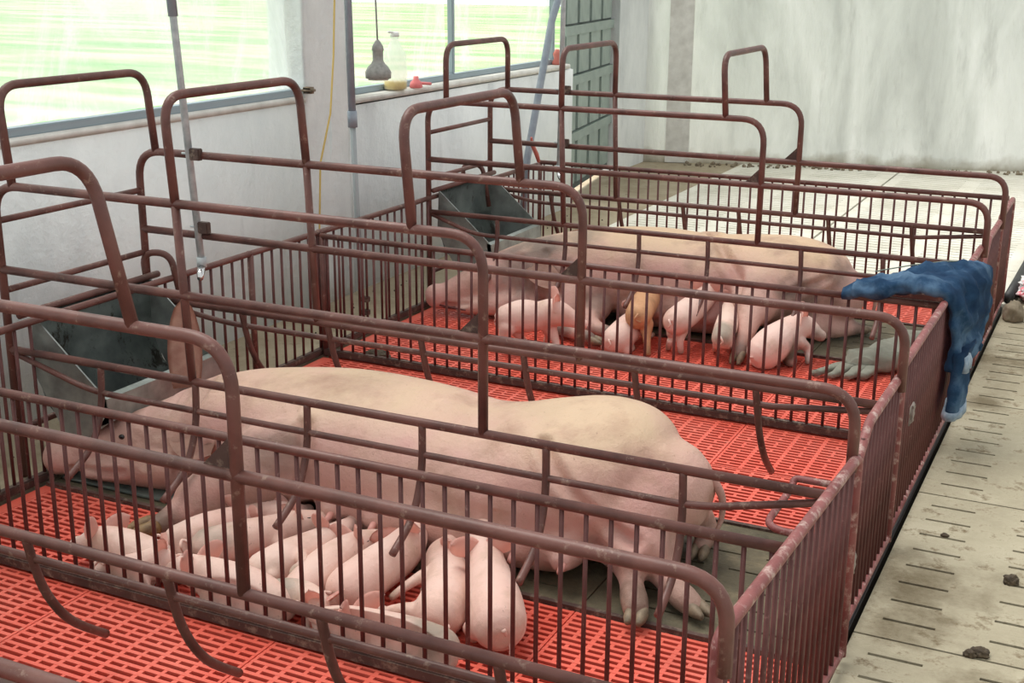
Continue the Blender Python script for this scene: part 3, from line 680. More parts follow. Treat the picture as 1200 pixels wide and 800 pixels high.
# ------------------------------------------------------------------ denim trousers and grey cloth
def closed_grid(rings):
    bm = new(); R = [[bm.verts.new(p) for p in ring] for ring in rings]
    for a, b in zip(R, R[1:]):
        n = len(a)
        for j in range(n): bm.faces.new((a[j], a[(j+1) % n], b[(j+1) % n], b[j]))
    bm.faces.new(R[0][::-1]); bm.faces.new(R[-1]); return bm
def soft_tube(path, ws, hs, side, up, seg=28, wr=.012, f=9, seed=0):
    """flattened fabric tube with creases; side/up give the section axes at every point"""
    rings = []
    for i, p in enumerate(path):
        p = Vector(p); s = Vector(side[i] if isinstance(side, list) else side); u = Vector(up[i] if isinstance(up, list) else up); ring = []
        for j in range(seg):
            a = 2*math.pi*j/seg; c, sn = math.cos(a), math.sin(a)
            c = math.copysign(abs(c)**.75, c); sn = math.copysign(abs(sn)**.75, sn)
            q = p+s*(c*ws[i])+u*(sn*hs[i]); nn = noise.noise(Vector((q.x*f+seed, q.y*f, q.z*f)))+.5*noise.noise(Vector((q.x*f*2.3, q.y*f*2.3+seed, q.z*f*2.3)))
            ring.append(q+(s*c+u*sn)*(wr*nn))
        rings.append(ring)
    return rings
dn_root = root('denim_trousers', (-.49, 4.6, .1)); tag(dn_root, 'dark blue denim trousers hung over the barred end panel', 'trousers')
# leg lying on the middle fence, then waist part draped over the gate and hanging outside
def spl(P, n):
    P = [Vector(p) for p in P]; out = []
    for i in range(len(P)-1):
        p0, p1, p2, p3 = P[max(i-1, 0)], P[i], P[i+1], P[min(i+2, len(P)-1)]
        for t in range(n):
            t /= n; out.append(.5*((2*p1)+(p2-p0)*t+(2*p0-5*p1+4*p2-p3)*t*t+(3*p1-p0-3*p2+p3)*t**3))
    out.append(P[-1]); return out
def spl1(v, n): return [q.x for q in spl([(a, 0, 0) for a in v], n)]
n = 8
path = spl([(-.80, 4.36, .545), (-.72, 4.40, .558), (-.62, 4.46, .572), (-.53, 4.54, .578), (-.47, 4.60, .555), (-.447, 4.62, .48), (-.445, 4.60, .38), (-.447, 4.56, .29)], n)
side = [Vector((.1, 1, 0)).normalized()]*len(path)
ws = spl1((.065, .10, .15, .23, .28, .28, .25, .20), n); hs = spl1((.022, .03, .034, .034, .03, .026, .026, .022), n)
ups = []
for i in range(len(path)):
    t = (path[min(i+1, len(path)-1)]-path[max(i-1, 0)]).normalized(); ups.append(t.cross(side[i]).normalized()*-1)
obj('seat_part', closed_grid(soft_tube(path, ws, hs, side, ups, 64, .026, 14)), 'denim', dn_root)
path = spl([(-.448, 4.50, .36), (-.446, 4.48, .26), (-.45, 4.45, .19), (-.452, 4.44, .145)], n)
up2 = [Vector((1, 0, 0))]*len(path)
lg = obj('hanging_leg', closed_grid(soft_tube(path, spl1((.15, .13, .12, .115), n), spl1((.028, .026, .028, .03), n), Vector((0, 1, 0)), Vector((1, 0, 0)), 30, .014, 12, 4)), 'denim', dn_root)
path = [(-.452, 4.44, .155), (-.452, 4.44, .125)]
obj('leg_cuff', closed_grid(soft_tube(path, [.122, .12], [.034, .036], Vector((0, 1, 0)), Vector((1, 0, 0)), 30, .012, 12, 4)), 'denim_in', dn_root)
obj('torn_patch', closed_grid(soft_tube([(-.428, 4.40, .345), (-.424, 4.41, .32), (-.424, 4.42, .29)], [.045, .055, .05], [.012, .014, .01], Vector((0, 1, 0)), Vector((1, 0, 0)), 24, .016, 22, 9)), 'denim_in', dn_root)
obj('leg_end', closed_grid(soft_tube([(-.84, 4.335, .532), (-.815, 4.35, .540), (-.79, 4.365, .546)], [.045, .06, .068], [.018, .026, .024], Vector((0, 1, 0)), Vector((0, 0, 1)), 24, .008, 14, 2)), 'denim', dn_root)
for off, zz in ((.0, .617), ):
    bm = new(); tube(bm, [(-.76, 4.44, .592), (-.66, 4.52, .607), (-.56, 4.62, .612), (-.50, 4.72, .600)], .0022, 6); obj('seam', bm, 'thread', dn_root)
# grey crumpled cloth on the rear pen floor
cr = root('grey_cloth', (-.88, 5.3, 0)); tag(cr, 'grey-green crumpled work cloth on the red floor behind the middle fence', 'cloth')
path = spl([(-.70, 5.55, .06), (-.80, 5.34, .055), (-.86, 5.18, .05), (-.90, 5.10, .04)], 7)
obj('cloth_body', closed_grid(soft_tube(path, spl1((.07, .09, .10, .07), 7), spl1((.05, .05, .045, .03), 7), Vector((1, .2, 0)), Vector((0, 0, 1)), 34, .03, 13)), 'cloth', cr)
for i, (dx, ln) in enumerate(((-.06, .10), (-.02, .11), (.03, .09), (.07, .06))):
    path = spl([(-.90+dx*.6, 5.14, .03), (-.93+dx, 5.08, .03), (-.97+dx*1.4, 5.09-ln, .02)], 5)
    obj('fold', closed_grid(soft_tube(path, spl1((.026, .026, .016), 5), spl1((.02, .018, .012), 5), Vector((1, 0, 0)), Vector((0, 0, 1)), 18, .008, 20, i)), 'cloth', cr)
# small wire ties on the gates
for (x, y, z, lab) in ((-.478, 3.60, .38, 'twisted pale wire tie on the barred end panel below the denim'), (-.478, 2.84, .24, 'small wire tie between the two nearest end panels'), (-.478, 5.30, .42, 'white string knot on the far end panels')):
    bm = new(); pts = [Vector((x+.004*math.cos(t*.9), y+.02*math.sin(t*1.7), z+.03*math.cos(t))) for t in range(22)]
    tube(bm, pts, .0028, 6); tag(obj('wire_tie', bm, 'weld'), lab, 'wire')

# ------------------------------------------------------------------ pigs
def sections(bm, secs, seg=20):
    """secs: (centre, side half, up half, up dir) lofted and closed with domes"""
    n = len(secs); rings = []; cs = [Vector(s[0]) for s in secs]
    def frame(i):
        t = (cs[min(i+1, n-1)]-cs[max(i-1, 0)]).normalized(); u = Vector(secs[i][3]).normalized(); u = (u-t*u.dot(t)).normalized(); return t, u, t.cross(u)
    def ring(c, w, h, u, s): return [bm.verts.new(c+s*(math.cos(2*math.pi*j/seg)*w)+u*(math.sin(2*math.pi*j/seg)*h)) for j in range(seg)]
    t, u, s = frame(0); R0 = (secs[0][1]+secs[0][2])/2
    for q in (.92, .7, .4): rings.append(ring(cs[0]-t*R0*q, secs[0][1]*math.sqrt(1-q*q), secs[0][2]*math.sqrt(1-q*q), u, s))
    for i in range(n):
        t, u, s = frame(i); rings.append(ring(cs[i], secs[i][1], secs[i][2], u, s))
    R1 = (secs[-1][1]+secs[-1][2])/2
    for q in (.4, .7, .92): rings.append(ring(cs[-1]+t*R1*q, secs[-1][1]*math.sqrt(1-q*q), secs[-1][2]*math.sqrt(1-q*q), u, s))
    for a, b in zip(rings, rings[1:]):
        for j in range(seg): bm.faces.new((a[j], a[(j+1) % seg], b[(j+1) % seg], b[j]))
    bm.faces.new(rings[0][::-1]); bm.faces.new(rings[-1])
def smooth_secs(secs, k=4):
    n = len(secs); out = []
    for i in range(n-1):
        q = [secs[max(i-1, 0)], secs[i], secs[i+1], secs[min(i+2, n-1)]]
        for t in range(k):
            t /= k
            def cr(a, b, c, d): return .5*((2*b)+(c-a)*t+(2*a-5*b+4*c-d)*t*t+(3*b-a-3*c+d)*t**3)
            c = Vector([cr(*[s[0][m] for s in q]) for m in range(3)]); u = Vector([cr(*[s[3][m] for s in q]) for m in range(3)])
            out.append((c, cr(*[s[1] for s in q]), cr(*[s[2] for s in q]), u))
    out.append((Vector(secs[-1][0]), secs[-1][1], secs[-1][2], Vector(secs[-1][3]))); return out
def limb(bm, pts):
    """pts: x,y,z,r"""
    S = [((p[0], p[1], p[2]), p[3], p[3], (.13, .2, .97)) for p in pts]
    sections(bm, smooth_secs(S, 4) if len(S) > 1 else S, 14)
def crease(me, lines, wid=.02, dep=.012):
    segs = [(Vector(a), Vector(b)) for l in lines for a, b in zip(spl(l, 3), spl(l, 3)[1:])]
    lo = [min(min(a[i], b[i]) for a, b in segs)-.08 for i in range(3)]; hi = [max(max(a[i], b[i]) for a, b in segs)+.08 for i in range(3)]
    mv = []
    for v in me.vertices:
        c = v.co
        if any(c[i] < lo[i] or c[i] > hi[i] for i in range(3)): continue
        dm = 9
        for a, b in segs:
            ab = b-a; t = max(0, min(1, (c-a).dot(ab)/max(1e-9, ab.length_squared))); dm = min(dm, (c-a-ab*t).length)
        if dm < wid*3.5: mv.append((v.index, v.normal.copy(), math.exp(-(dm/wid)**2)*-dep + math.exp(-((dm-wid*1.9)/wid)**2)*dep*.42))
    for i, n_, k_ in mv: me.vertices[i].co += n_*k_
def remesh(bm, name, vox, mat, muds=(), smooth=6, zmin=.006, origin=None, ymin=None, creases=()):
    me = bpy.data.meshes.new('raw'); bm.to_mesh(me); bm.free(); t = bpy.data.objects.new('raw', me); COL.objects.link(t)
    md = t.modifiers.new('r', 'REMESH'); md.mode = 'VOXEL'; md.voxel_size = vox; md.use_smooth_shade = True
    s = t.modifiers.new('s', 'SMOOTH'); s.factor = .5; s.iterations = smooth
    dg = bpy.context.evaluated_depsgraph_get(); me2 = bpy.data.meshes.new_from_object(t.evaluated_get(dg), depsgraph=dg)
    bpy.data.objects.remove(t); bpy.data.meshes.remove(me)
    for (ls, wd, dp) in creases: crease(me2, ls, wd, dp)
    for v in me2.vertices:
        if ymin and v.co.y < ymin: v.co.y = ymin+(v.co.y-ymin)*.05
        if v.co.z < zmin: v.co.z = zmin+(v.co.z-zmin)*.02
    if muds:
        at = me2.attributes.new('mud', 'FLOAT', 'POINT')
        for i, v in enumerate(me2.vertices):
            f = 0; nn = noise.fractal(v.co*14, 1, 2, 4)*.5
            for (c, rr, a) in muds:
                dd_ = (v.co-Vector(c)).length/rr; f = max(f, a*max(0, min(1, (1.25-dd_+nn*.9)*1.2)))
            at.data[i].value = f
    if origin is None:
        vs = [v.co for v in me2.vertices]; origin = Vector(((min(v.x for v in vs)+max(v.x for v in vs))/2, (min(v.y for v in vs)+max(v.y for v in vs))/2, min(v.z for v in vs)))
    origin = Vector(origin); me2.transform(Matrix.Translation(-origin)); me2.materials.clear(); me2.materials.append(M[mat])
    for p in me2.polygons: p.use_smooth = True; p.material_index = 0
    o = bpy.data.objects.new(name, me2); COL.objects.link(o); o.location = origin; return o
def ear_bm(base, tip, width, nrm_, cup=.25, th=.004, lop=0.):
    """leaf-shaped cupped ear"""
    base, tip = Vector(base), Vector(tip); ax = tip-base; L = ax.length; ax.normalize(); nrm_ = Vector(nrm_); nrm_ = (nrm_-ax*nrm_.dot(ax)).normalized(); s = ax.cross(nrm_)
    bm = new(); nu, nv = 9, 8; g = []
    for i in range(nu+1):
        t = i/nu; w = width*(math.sin(math.pi*(.25+.75*t)**1.15)**.55 if t < 1 else 0.02)*.5+.001; row = []
        for j in range(nv+1):
            q = j/nv*2-1; c = base+ax*(L*t)+s*(w*q)+nrm_*(-cup*width*(q*q)*(1-t*.5)*-1 - cup*width*.5)+nrm_*(lop*L*t*t); row.append(bm.verts.new(c))
        g.append(row)
    for i in range(nu):
        for j in range(nv): bm.faces.new((g[i][j], g[i+1][j], g[i+1][j+1], g[i][j+1]))
    bmesh.ops.solidify(bm, geom=bm.faces[:], thickness=th); return bm
def ball(c, s):
    bm = new(); bmesh.ops.create_icosphere(bm, subdivisions=3, radius=1)
    for v in bm.verts: v.co = Vector((c[0]+v.co.x*s[0], c[1]+v.co.y*s[1], c[2]+v.co.z*s[2]))
    return bm

# spine points (x, y, z, radius) run from rump to snout
PIGLETS = [
 {'label': 'pale piglet at the far left of the huddle, its head turned to the left', 'spine': [[-2.223, 2.402, 0.06, 0.048], [-2.286, 2.393, 0.07, 0.054], [-2.349, 2.391, 0.075, 0.054], [-2.402, 2.383, 0.08, 0.048], [-2.447, 2.384, 0.07, 0.036], [-2.478, 2.386, 0.06, 0.024]], 'up': (0.1, 0.25, 1), 'legs': [], 'tone': 'pink', 'ears': True, 'tail': None, 'grp': 'p1', 'auto': True, 'open': False},
 {'label': 'second piglet from the left against the bars, its face pointing right', 'spine': [[-2.289, 2.323, 0.05, 0.04], [-2.251, 2.33, 0.055, 0.044], [-2.226, 2.354, 0.06, 0.044], [-2.189, 2.367, 0.075, 0.044], [-2.169, 2.383, 0.065, 0.032], [-2.152, 2.386, 0.055, 0.022]], 'up': (0, 0.35, 1), 'legs': [], 'tone': 'pink', 'ears': True, 'tail': None, 'grp': 'p1', 'auto': True, 'open': False},
 {'label': 'pale pink piglet along the near bars with both ears raised, facing left', 'spine': [[-1.795, 2.338, 0.06, 0.055], [-1.883, 2.343, 0.07, 0.064], [-1.977, 2.353, 0.075, 0.058], [-2.049, 2.354, 0.085, 0.046], [-2.107, 2.369, 0.08, 0.034], [-2.131, 2.363, 0.07, 0.022]], 'up': (0, 0.1, 1), 'legs': [], 'tone': 'pink', 'ears': True, 'tail': None, 'grp': 'p1', 'auto': True, 'open': False},
 {'label': 'piglet lying nearest the brown trotter of the front sow, second row', 'spine': [[-2.264, 2.536, 0.055, 0.045], [-2.22, 2.572, 0.065, 0.055], [-2.199, 2.647, 0.065, 0.05], [-2.179, 2.716, 0.065, 0.04], [-2.174, 2.765, 0.065, 0.03], [-2.178, 2.803, 0.06, 0.02]], 'up': (0.2, 0.6, 0.8), 'legs': [], 'tone': 'pink', 'ears': True, 'tail': None, 'grp': 'p1', 'auto': True, 'open': False},
 {'label': 'small piglet squeezed under the front sow at the back of the huddle', 'spine': [[-2.188, 2.743, 0.055, 0.045], [-2.157, 2.767, 0.065, 0.046], [-2.119, 2.781, 0.07, 0.042], [-2.069, 2.78, 0.075, 0.036], [-2.057, 2.813, 0.07, 0.027], [-2.057, 2.839, 0.065, 0.018]], 'up': (0, 0.2, 1), 'legs': [], 'tone': 'pink', 'ears': True, 'tail': None, 'grp': 'p1', 'auto': True, 'open': False},
 {'label': 'cream piglet with a dirty grey rump, stretched beside the thick crate post', 'spine': [[-2.149, 2.522, 0.065, 0.052], [-2.09, 2.576, 0.07, 0.057], [-2.043, 2.662, 0.07, 0.05], [-2.008, 2.744, 0.07, 0.042], [-1.974, 2.787, 0.07, 0.032], [-1.963, 2.832, 0.065, 0.02]], 'up': (-0.2, 0.5, 0.8), 'legs': [], 'tone': 'greyrump', 'ears': True, 'tail': None, 'grp': 'p1', 'auto': True, 'open': False},
 {'label': 'rosy piglet on its side showing its belly and a curled front trotter', 'spine': [[-1.934, 2.49, 0.055, 0.055], [-1.906, 2.55, 0.06, 0.06], [-1.89, 2.623, 0.065, 0.052], [-1.877, 2.696, 0.07, 0.042], [-1.874, 2.76, 0.07, 0.032], [-1.884, 2.819, 0.065, 0.022]], 'up': (-0.6, 0.7, 0.25), 'legs': [[[-1.858, 2.54, 0.09, 0.022], [-1.815, 2.494, 0.1, 0.014], [-1.831, 2.475, 0.09, 0.011], [-1.83, 2.465, 0.08, 0.012]], [[-1.895, 2.46, 0.06, 0.022], [-1.898, 2.476, 0.03, 0.014], [-1.92, 2.454, 0.02, 0.012]], [[-1.869, 2.645, 0.06, 0.018], [-1.846, 2.644, 0.04, 0.012]]], 'tone': 'pink', 'ears': True, 'tail': None, 'grp': 'p1', 'auto': False, 'open': False},
 {'label': 'pinkish piglet asleep mid huddle with its head on a neighbour', 'spine': [[-1.792, 2.443, 0.05, 0.05], [-1.79, 2.519, 0.06, 0.056], [-1.792, 2.614, 0.065, 0.053], [-1.783, 2.689, 0.07, 0.044], [-1.766, 2.74, 0.07, 0.035], [-1.749, 2.785, 0.065, 0.024]], 'up': (-0.1, 0.5, 0.85), 'legs': [], 'tone': 'pink', 'ears': True, 'tail': None, 'grp': 'p1', 'auto': True, 'open': False},
 {'label': 'light cream piglet with its hind leg stretched to the right and head at the udder', 'spine': [[-1.672, 2.492, 0.06, 0.064], [-1.659, 2.596, 0.07, 0.062], [-1.649, 2.692, 0.075, 0.058], [-1.647, 2.753, 0.09, 0.05], [-1.653, 2.8, 0.1, 0.034], [-1.656, 2.824, 0.11, 0.022]], 'up': (-0.5, 0.3, 0.8), 'legs': [[[-1.638, 2.479, 0.05, 0.03], [-1.591, 2.484, 0.03, 0.019], [-1.535, 2.483, 0.02, 0.013], [-1.503, 2.479, 0.015, 0.012]], [[-1.685, 2.451, 0.04, 0.028], [-1.671, 2.449, 0.02, 0.016]]], 'tone': 'pink', 'ears': True, 'tail': None, 'grp': 'p1', 'auto': False, 'open': False},
 {'label': 'piglet sprawled on its side with front and hind legs pointing left', 'spine': [[-1.409, 2.493, 0.055, 0.066], [-1.431, 2.577, 0.06, 0.066], [-1.489, 2.682, 0.06, 0.058], [-1.542, 2.746, 0.07, 0.046], [-1.544, 2.792, 0.08, 0.034], [-1.545, 2.828, 0.085, 0.024]], 'up': (1, 0.1, 0.25), 'legs': [[[-1.51, 2.66, 0.07, 0.026], [-1.532, 2.621, 0.07, 0.018], [-1.562, 2.58, 0.05, 0.013], [-1.583, 2.555, 0.03, 0.012]], [[-1.424, 2.477, 0.05, 0.036], [-1.485, 2.475, 0.05, 0.024], [-1.537, 2.47, 0.04, 0.016], [-1.564, 2.457, 0.03, 0.013]], [[-1.529, 2.684, 0.03, 0.02], [-1.536, 2.637, 0.02, 0.013]]], 'tone': 'pink', 'ears': True, 'tail': None, 'grp': 'p1', 'auto': False, 'open': False},
 {'label': 'piglet seen from behind beside the bare concrete, ears out and thin tail hanging', 'spine': [[-1.234, 2.472, 0.085, 0.07], [-1.276, 2.535, 0.1, 0.066], [-1.328, 2.609, 0.11, 0.058], [-1.376, 2.675, 0.13, 0.052], [-1.417, 2.75, 0.14, 0.044], [-1.457, 2.826, 0.14, 0.028]], 'up': (0.0, -0.25, 1), 'legs': [[[-1.294, 2.48, 0.05, 0.034], [-1.324, 2.491, 0.03, 0.02], [-1.306, 2.483, 0.015, 0.013]], [[-1.212, 2.501, 0.06, 0.034], [-1.237, 2.582, 0.03, 0.02], [-1.231, 2.574, 0.012, 0.013]], [[-1.4, 2.682, 0.08, 0.024], [-1.443, 2.705, 0.04, 0.015], [-1.462, 2.702, 0.012, 0.012]], [[-1.353, 2.728, 0.08, 0.024], [-1.358, 2.759, 0.04, 0.015], [-1.373, 2.78, 0.012, 0.012]]], 'tone': 'pink', 'ears': True, 'tail': [[-1.193, 2.416, 0.1, 0.006], [-1.19, 2.433, 0.07, 0.005], [-1.184, 2.435, 0.05, 0.004], [-1.18, 2.427, 0.03, 0.003]], 'grp': 'p1', 'auto': False, 'open': False},
 {'label': 'white piglet lying right along the front bars with a red inner ear and grey rump', 'spine': [[-1.326, 2.332, 0.055, 0.058], [-1.394, 2.313, 0.065, 0.064], [-1.475, 2.307, 0.07, 0.06], [-1.549, 2.31, 0.075, 0.05], [-1.602, 2.317, 0.075, 0.036], [-1.643, 2.325, 0.07, 0.024]], 'up': (-0.1, 0.2, 1), 'legs': [], 'tone': 'greyrump', 'ears': True, 'tail': [[-1.296, 2.328, 0.06, 0.006], [-1.289, 2.364, 0.03, 0.005], [-1.273, 2.386, 0.02, 0.004]], 'grp': 'p1', 'auto': True, 'open': False},
 {'label': 'small grey-backed piglet between the near row and the rosy piglet, legs folded', 'spine': [[-1.817, 2.367, 0.06, 0.046], [-1.776, 2.377, 0.07, 0.045], [-1.73, 2.379, 0.075, 0.04], [-1.681, 2.353, 0.08, 0.036], [-1.671, 2.351, 0.06, 0.027], [-1.664, 2.337, 0.05, 0.018]], 'up': (0.1, 0.3, 1), 'legs': [[[-1.74, 2.387, 0.05, 0.018], [-1.72, 2.369, 0.03, 0.012], [-1.69, 2.324, 0.012, 0.011]], [[-1.799, 2.378, 0.04, 0.02], [-1.814, 2.389, 0.012, 0.012]]], 'tone': 'greyrump', 'ears': True, 'tail': None, 'grp': 'p1', 'auto': False, 'open': False},
 {'label': 'light pink piglet standing in profile with its snout to the right, rear pen', 'spine': [[-2.319, 4.731, 0.155, 0.062], [-2.266, 4.764, 0.165, 0.07], [-2.205, 4.796, 0.165, 0.062], [-2.145, 4.806, 0.185, 0.06], [-2.095, 4.837, 0.165, 0.046], [-2.047, 4.856, 0.14, 0.026]], 'up': (0, 0, 1), 'legs': [[[-2.309, 4.694, 0.12, 0.038], [-2.323, 4.69, 0.07, 0.02], [-2.333, 4.76, 0.012, 0.014]], [[-2.301, 4.744, 0.12, 0.036], [-2.293, 4.779, 0.07, 0.02], [-2.283, 4.844, 0.012, 0.014]], [[-2.159, 4.812, 0.11, 0.03], [-2.128, 4.8, 0.06, 0.018], [-2.104, 4.764, 0.012, 0.014]], [[-2.192, 4.84, 0.11, 0.028], [-2.202, 4.881, 0.06, 0.016], [-2.232, 4.93, 0.012, 0.014]]], 'tone': 'pink', 'ears': True, 'tail': [[-2.333, 4.677, 0.17, 0.006], [-2.393, 4.748, 0.13, 0.005], [-2.382, 4.742, 0.11, 0.004]], 'grp': 'p2', 'auto': False, 'open': True},
 {'label': 'whitish piglet lying low just left of the tan piglet, rear pen', 'spine': [[-1.907, 4.943, 0.06, 0.062], [-1.895, 5.021, 0.08, 0.062], [-1.902, 5.133, 0.09, 0.055], [-1.901, 5.214, 0.11, 0.047], [-1.913, 5.299, 0.12, 0.035], [-1.921, 5.355, 0.13, 0.022]], 'up': (0, -0.1, 1), 'legs': [], 'tone': 'pink', 'ears': True, 'tail': None, 'grp': 'p2', 'auto': True, 'open': False},
 {'label': 'tan brown piglet standing with its rear to the camera, rear pen', 'spine': [[-1.834, 5.009, 0.16, 0.058], [-1.869, 5.176, 0.17, 0.058], [-1.89, 5.31, 0.18, 0.052], [-1.904, 5.439, 0.19, 0.046], [-1.923, 5.561, 0.19, 0.034], [-1.952, 5.69, 0.18, 0.022]], 'up': (0, -0.1, 1), 'legs': [[[-1.868, 5.03, 0.12, 0.034], [-1.871, 5.012, 0.07, 0.019], [-1.875, 4.996, 0.012, 0.015]], [[-1.805, 5.031, 0.12, 0.034], [-1.787, 4.996, 0.07, 0.019], [-1.769, 4.965, 0.012, 0.015]], [[-1.912, 5.299, 0.1, 0.026], [-1.988, 5.455, 0.012, 0.013]], [[-1.883, 5.366, 0.1, 0.026], [-1.922, 5.507, 0.012, 0.013]]], 'tone': 'tan', 'ears': True, 'tail': [[-1.792, 4.895, 0.2, 0.006], [-1.801, 4.881, 0.18, 0.005], [-1.788, 4.909, 0.16, 0.005]], 'grp': 'p2', 'auto': False, 'open': False},
 {'label': 'pink piglet standing right of the tan piglet and stretching up to the udder', 'spine': [[-1.671, 5.041, 0.15, 0.06], [-1.662, 5.161, 0.16, 0.06], [-1.646, 5.265, 0.18, 0.055], [-1.625, 5.316, 0.21, 0.048], [-1.623, 5.395, 0.22, 0.035], [-1.638, 5.495, 0.22, 0.022]], 'up': (0, -0.1, 1), 'legs': [[[-1.696, 5.076, 0.1, 0.034], [-1.697, 5.051, 0.06, 0.018], [-1.716, 5.078, 0.012, 0.014]], [[-1.666, 5.091, 0.1, 0.034], [-1.653, 5.045, 0.06, 0.018], [-1.65, 5.054, 0.012, 0.014]], [[-1.667, 5.377, 0.1, 0.024], [-1.694, 5.524, 0.012, 0.013]]], 'tone': 'pink', 'ears': True, 'tail': None, 'grp': 'p2', 'auto': False, 'open': False},
 {'label': 'thin piglet half hidden by the raised hind leg of the rear sow', 'spine': [[-1.449, 4.977, 0.12, 0.045], [-1.473, 5.122, 0.14, 0.048], [-1.496, 5.247, 0.16, 0.045], [-1.512, 5.335, 0.18, 0.04], [-1.533, 5.444, 0.18, 0.03], [-1.553, 5.539, 0.18, 0.02]], 'up': (0, -0.1, 1), 'legs': [[[-1.478, 5.03, 0.08, 0.026], [-1.526, 5.147, 0.012, 0.013]], [[-1.446, 5.046, 0.08, 0.026], [-1.459, 5.152, 0.012, 0.013]]], 'tone': 'greyrump', 'ears': True, 'tail': None, 'grp': 'p2', 'auto': False, 'open': False},
 {'label': 'plump white piglet sitting up and looking right, with a mud-caked belly, rear pen', 'spine': [[-1.279, 5.029, 0.07, 0.075], [-1.253, 5.07, 0.1, 0.075], [-1.219, 5.144, 0.13, 0.064], [-1.178, 5.204, 0.15, 0.056], [-1.142, 5.243, 0.13, 0.04], [-1.112, 5.224, 0.12, 0.026]], 'up': (0, 0, 1), 'legs': [[[-1.17, 5.141, 0.1, 0.03], [-1.14, 5.194, 0.06, 0.019], [-1.124, 5.158, 0.012, 0.015]], [[-1.211, 5.167, 0.08, 0.04], [-1.197, 5.105, 0.05, 0.035], [-1.186, 5.097, 0.02, 0.03]]], 'tone': 'muddy', 'ears': True, 'tail': None, 'grp': 'p2', 'auto': False, 'open': True},
]
def piglet(D):
    bm = new(); sp = D['spine']; up = Vector(D['up']).normalized(); secs = []
    wf = (1, 1.04, 1.0, .98, 1.0, 1.05)
    for i, q in enumerate(sp):
        r_ = q[3]; secs.append(((q[0], q[1], max(q[2], r_*.72)), r_*wf[i], r_*(1.02 if i < 3 else 1.0), up))
    sections(bm, smooth_secs(secs, 4), 20)
    C = [Vector(s[0]) for s in secs]
    head, muz, sn = C[3], C[4], C[5]; fwd = (sn-head).normalized(); upl = (up-fwd*up.dot(fwd)).normalized(); side = fwd.cross(upl)
    # snout disc
    sections(bm, [(sn+fwd*.004, sp[5][3]*1.08, sp[5][3]*.95, upl), (sn+fwd*.016, sp[5][3]*1.12, sp[5][3]*1.0, upl)], 16)
    bd = (C[2]-C[0]).normalized(); us = (up-bd*up.dot(bd)).normalized(); sd = bd.cross(us)
    legs = list(D['legs'])
    if D['auto']:
        for ci, k in ((C[0], -1), (C[2], 1)):
            for s in (-1, 1):
                a = ci-us*.015+sd*s*.03; b = a-us*.04+bd*k*.01+sd*s*.022; c = b+bd*(.05 if k > 0 else .03)-us*.03; e = c+bd*.04-us*.008
                legs.append([(p.x, p.y, max(p.z, q*.9), q) for p, q in ((a, .030 if k < 0 else .024), (b, .018), (c, .012), (e, .012))])
    for l in legs: limb(bm, [tuple(p[:2])+(max(p[2], p[3]*.9), p[3]) for p in l])
    muds = []
    if D['tone'] == 'greyrump': muds = [(C[0]+us*.03, .08, .85)]
    elif D['tone'] == 'muddy': muds = [(Vector(legs[-1][1][:3]), .075, 1.), (sn, .035, .8)]
    elif D['tone'] == 'pink': muds = [(sn, .022, .6), (C[0]-us*.02, .055, .45), (C[1]+sd*.02, .035, .3)]
    for l in legs: muds.append((Vector(l[-1][:3]), .028, .7))
    o = remesh(bm, 'piglet', .0062, D['tone'], muds, 4, .004, ymin=2.306 if D['grp'] == 'p1' else (4.37 if D['grp'] == 'p2' else None))
    tag(o, D['label'], 'piglet', 'piglets of the front sow' if D['grp'] == 'p1' else 'piglets of the rear sow')
    hr = sp[3][3]; em = 'tanear' if D['tone'] == 'tan' else 'ear'
    for s in (-1, 1):
        b = head+upl*hr*.66+side*s*hr*.58-fwd*.006; tip = b+side*s*hr*1.0+upl*hr*.75-fwd*hr*.45
        e = obj('ear', ear_bm(b-(tip-b)*.18, tip, hr*1.25, upl*.15+fwd*1.+side*s*.25, .26, .0045), em, o)
        c = head.lerp(muz, .35)+side*s*hr*.80+upl*hr*.28
        if D['open']: obj('eye', ball(c, (.0042, .0042, .0042)), 'eye', o)
        else:
            bm = new(); tube(bm, [c-fwd*.007+upl*.001+side*s*.001, c+side*s*.002-upl*.001, c+fwd*.006+upl*.0005], [.0008, .0014, .0008], 6); obj('closed_eye', bm, 'eye', o)
        c = sn+fwd*(.016+sp[5][3]*.9)+side*s*sp[5][3]*.38
        obj('nostril', ball(c, (.0028,)*3), 'nostril', o)
    if D['tail']: 
        bm = new(); t = D['tail']; tube(bm, spl([p[:3] for p in t], 4), spl1([p[3] for p in t], 4), 8); obj('tail', bm, D['tone'], o)
    else:
        p = C[0]-bd*sp[0][3]*.95+us*.02; bm = new(); tube(bm, spl([p, p-bd*.018+us*.012, p-bd*.028-us*.004+sd*.012, p-bd*.022-us*.02], 4), spl1((.0055, .0045, .004, .0025), 4), 8); obj('tail', bm, D['tone'], o)
    return o
for D in PIGLETS: piglet(D)

def hoof(o, p, dirv, s=.85, mat='hoof', name='hoof'):
    p = Vector(p); dv = Vector(dirv).normalized(); sd = dv.cross(Vector((0, 0, 1))).normalized()
    for q in (-1, 1):
        bm = new(); a = p+sd*q*.017*s; sections(bm, [(a-dv*.02*s, .019*s, .022*s, (0, 0, 1)), (a+dv*.012*s, .018*s, .021*s, (0, 0, 1)), (a+dv*.035*s, .011*s, .012*s, (0, 0, 1))], 12)
        for v in bm.verts: v.co.z = max(v.co.z, .006)
        obj(name, bm, mat, o)

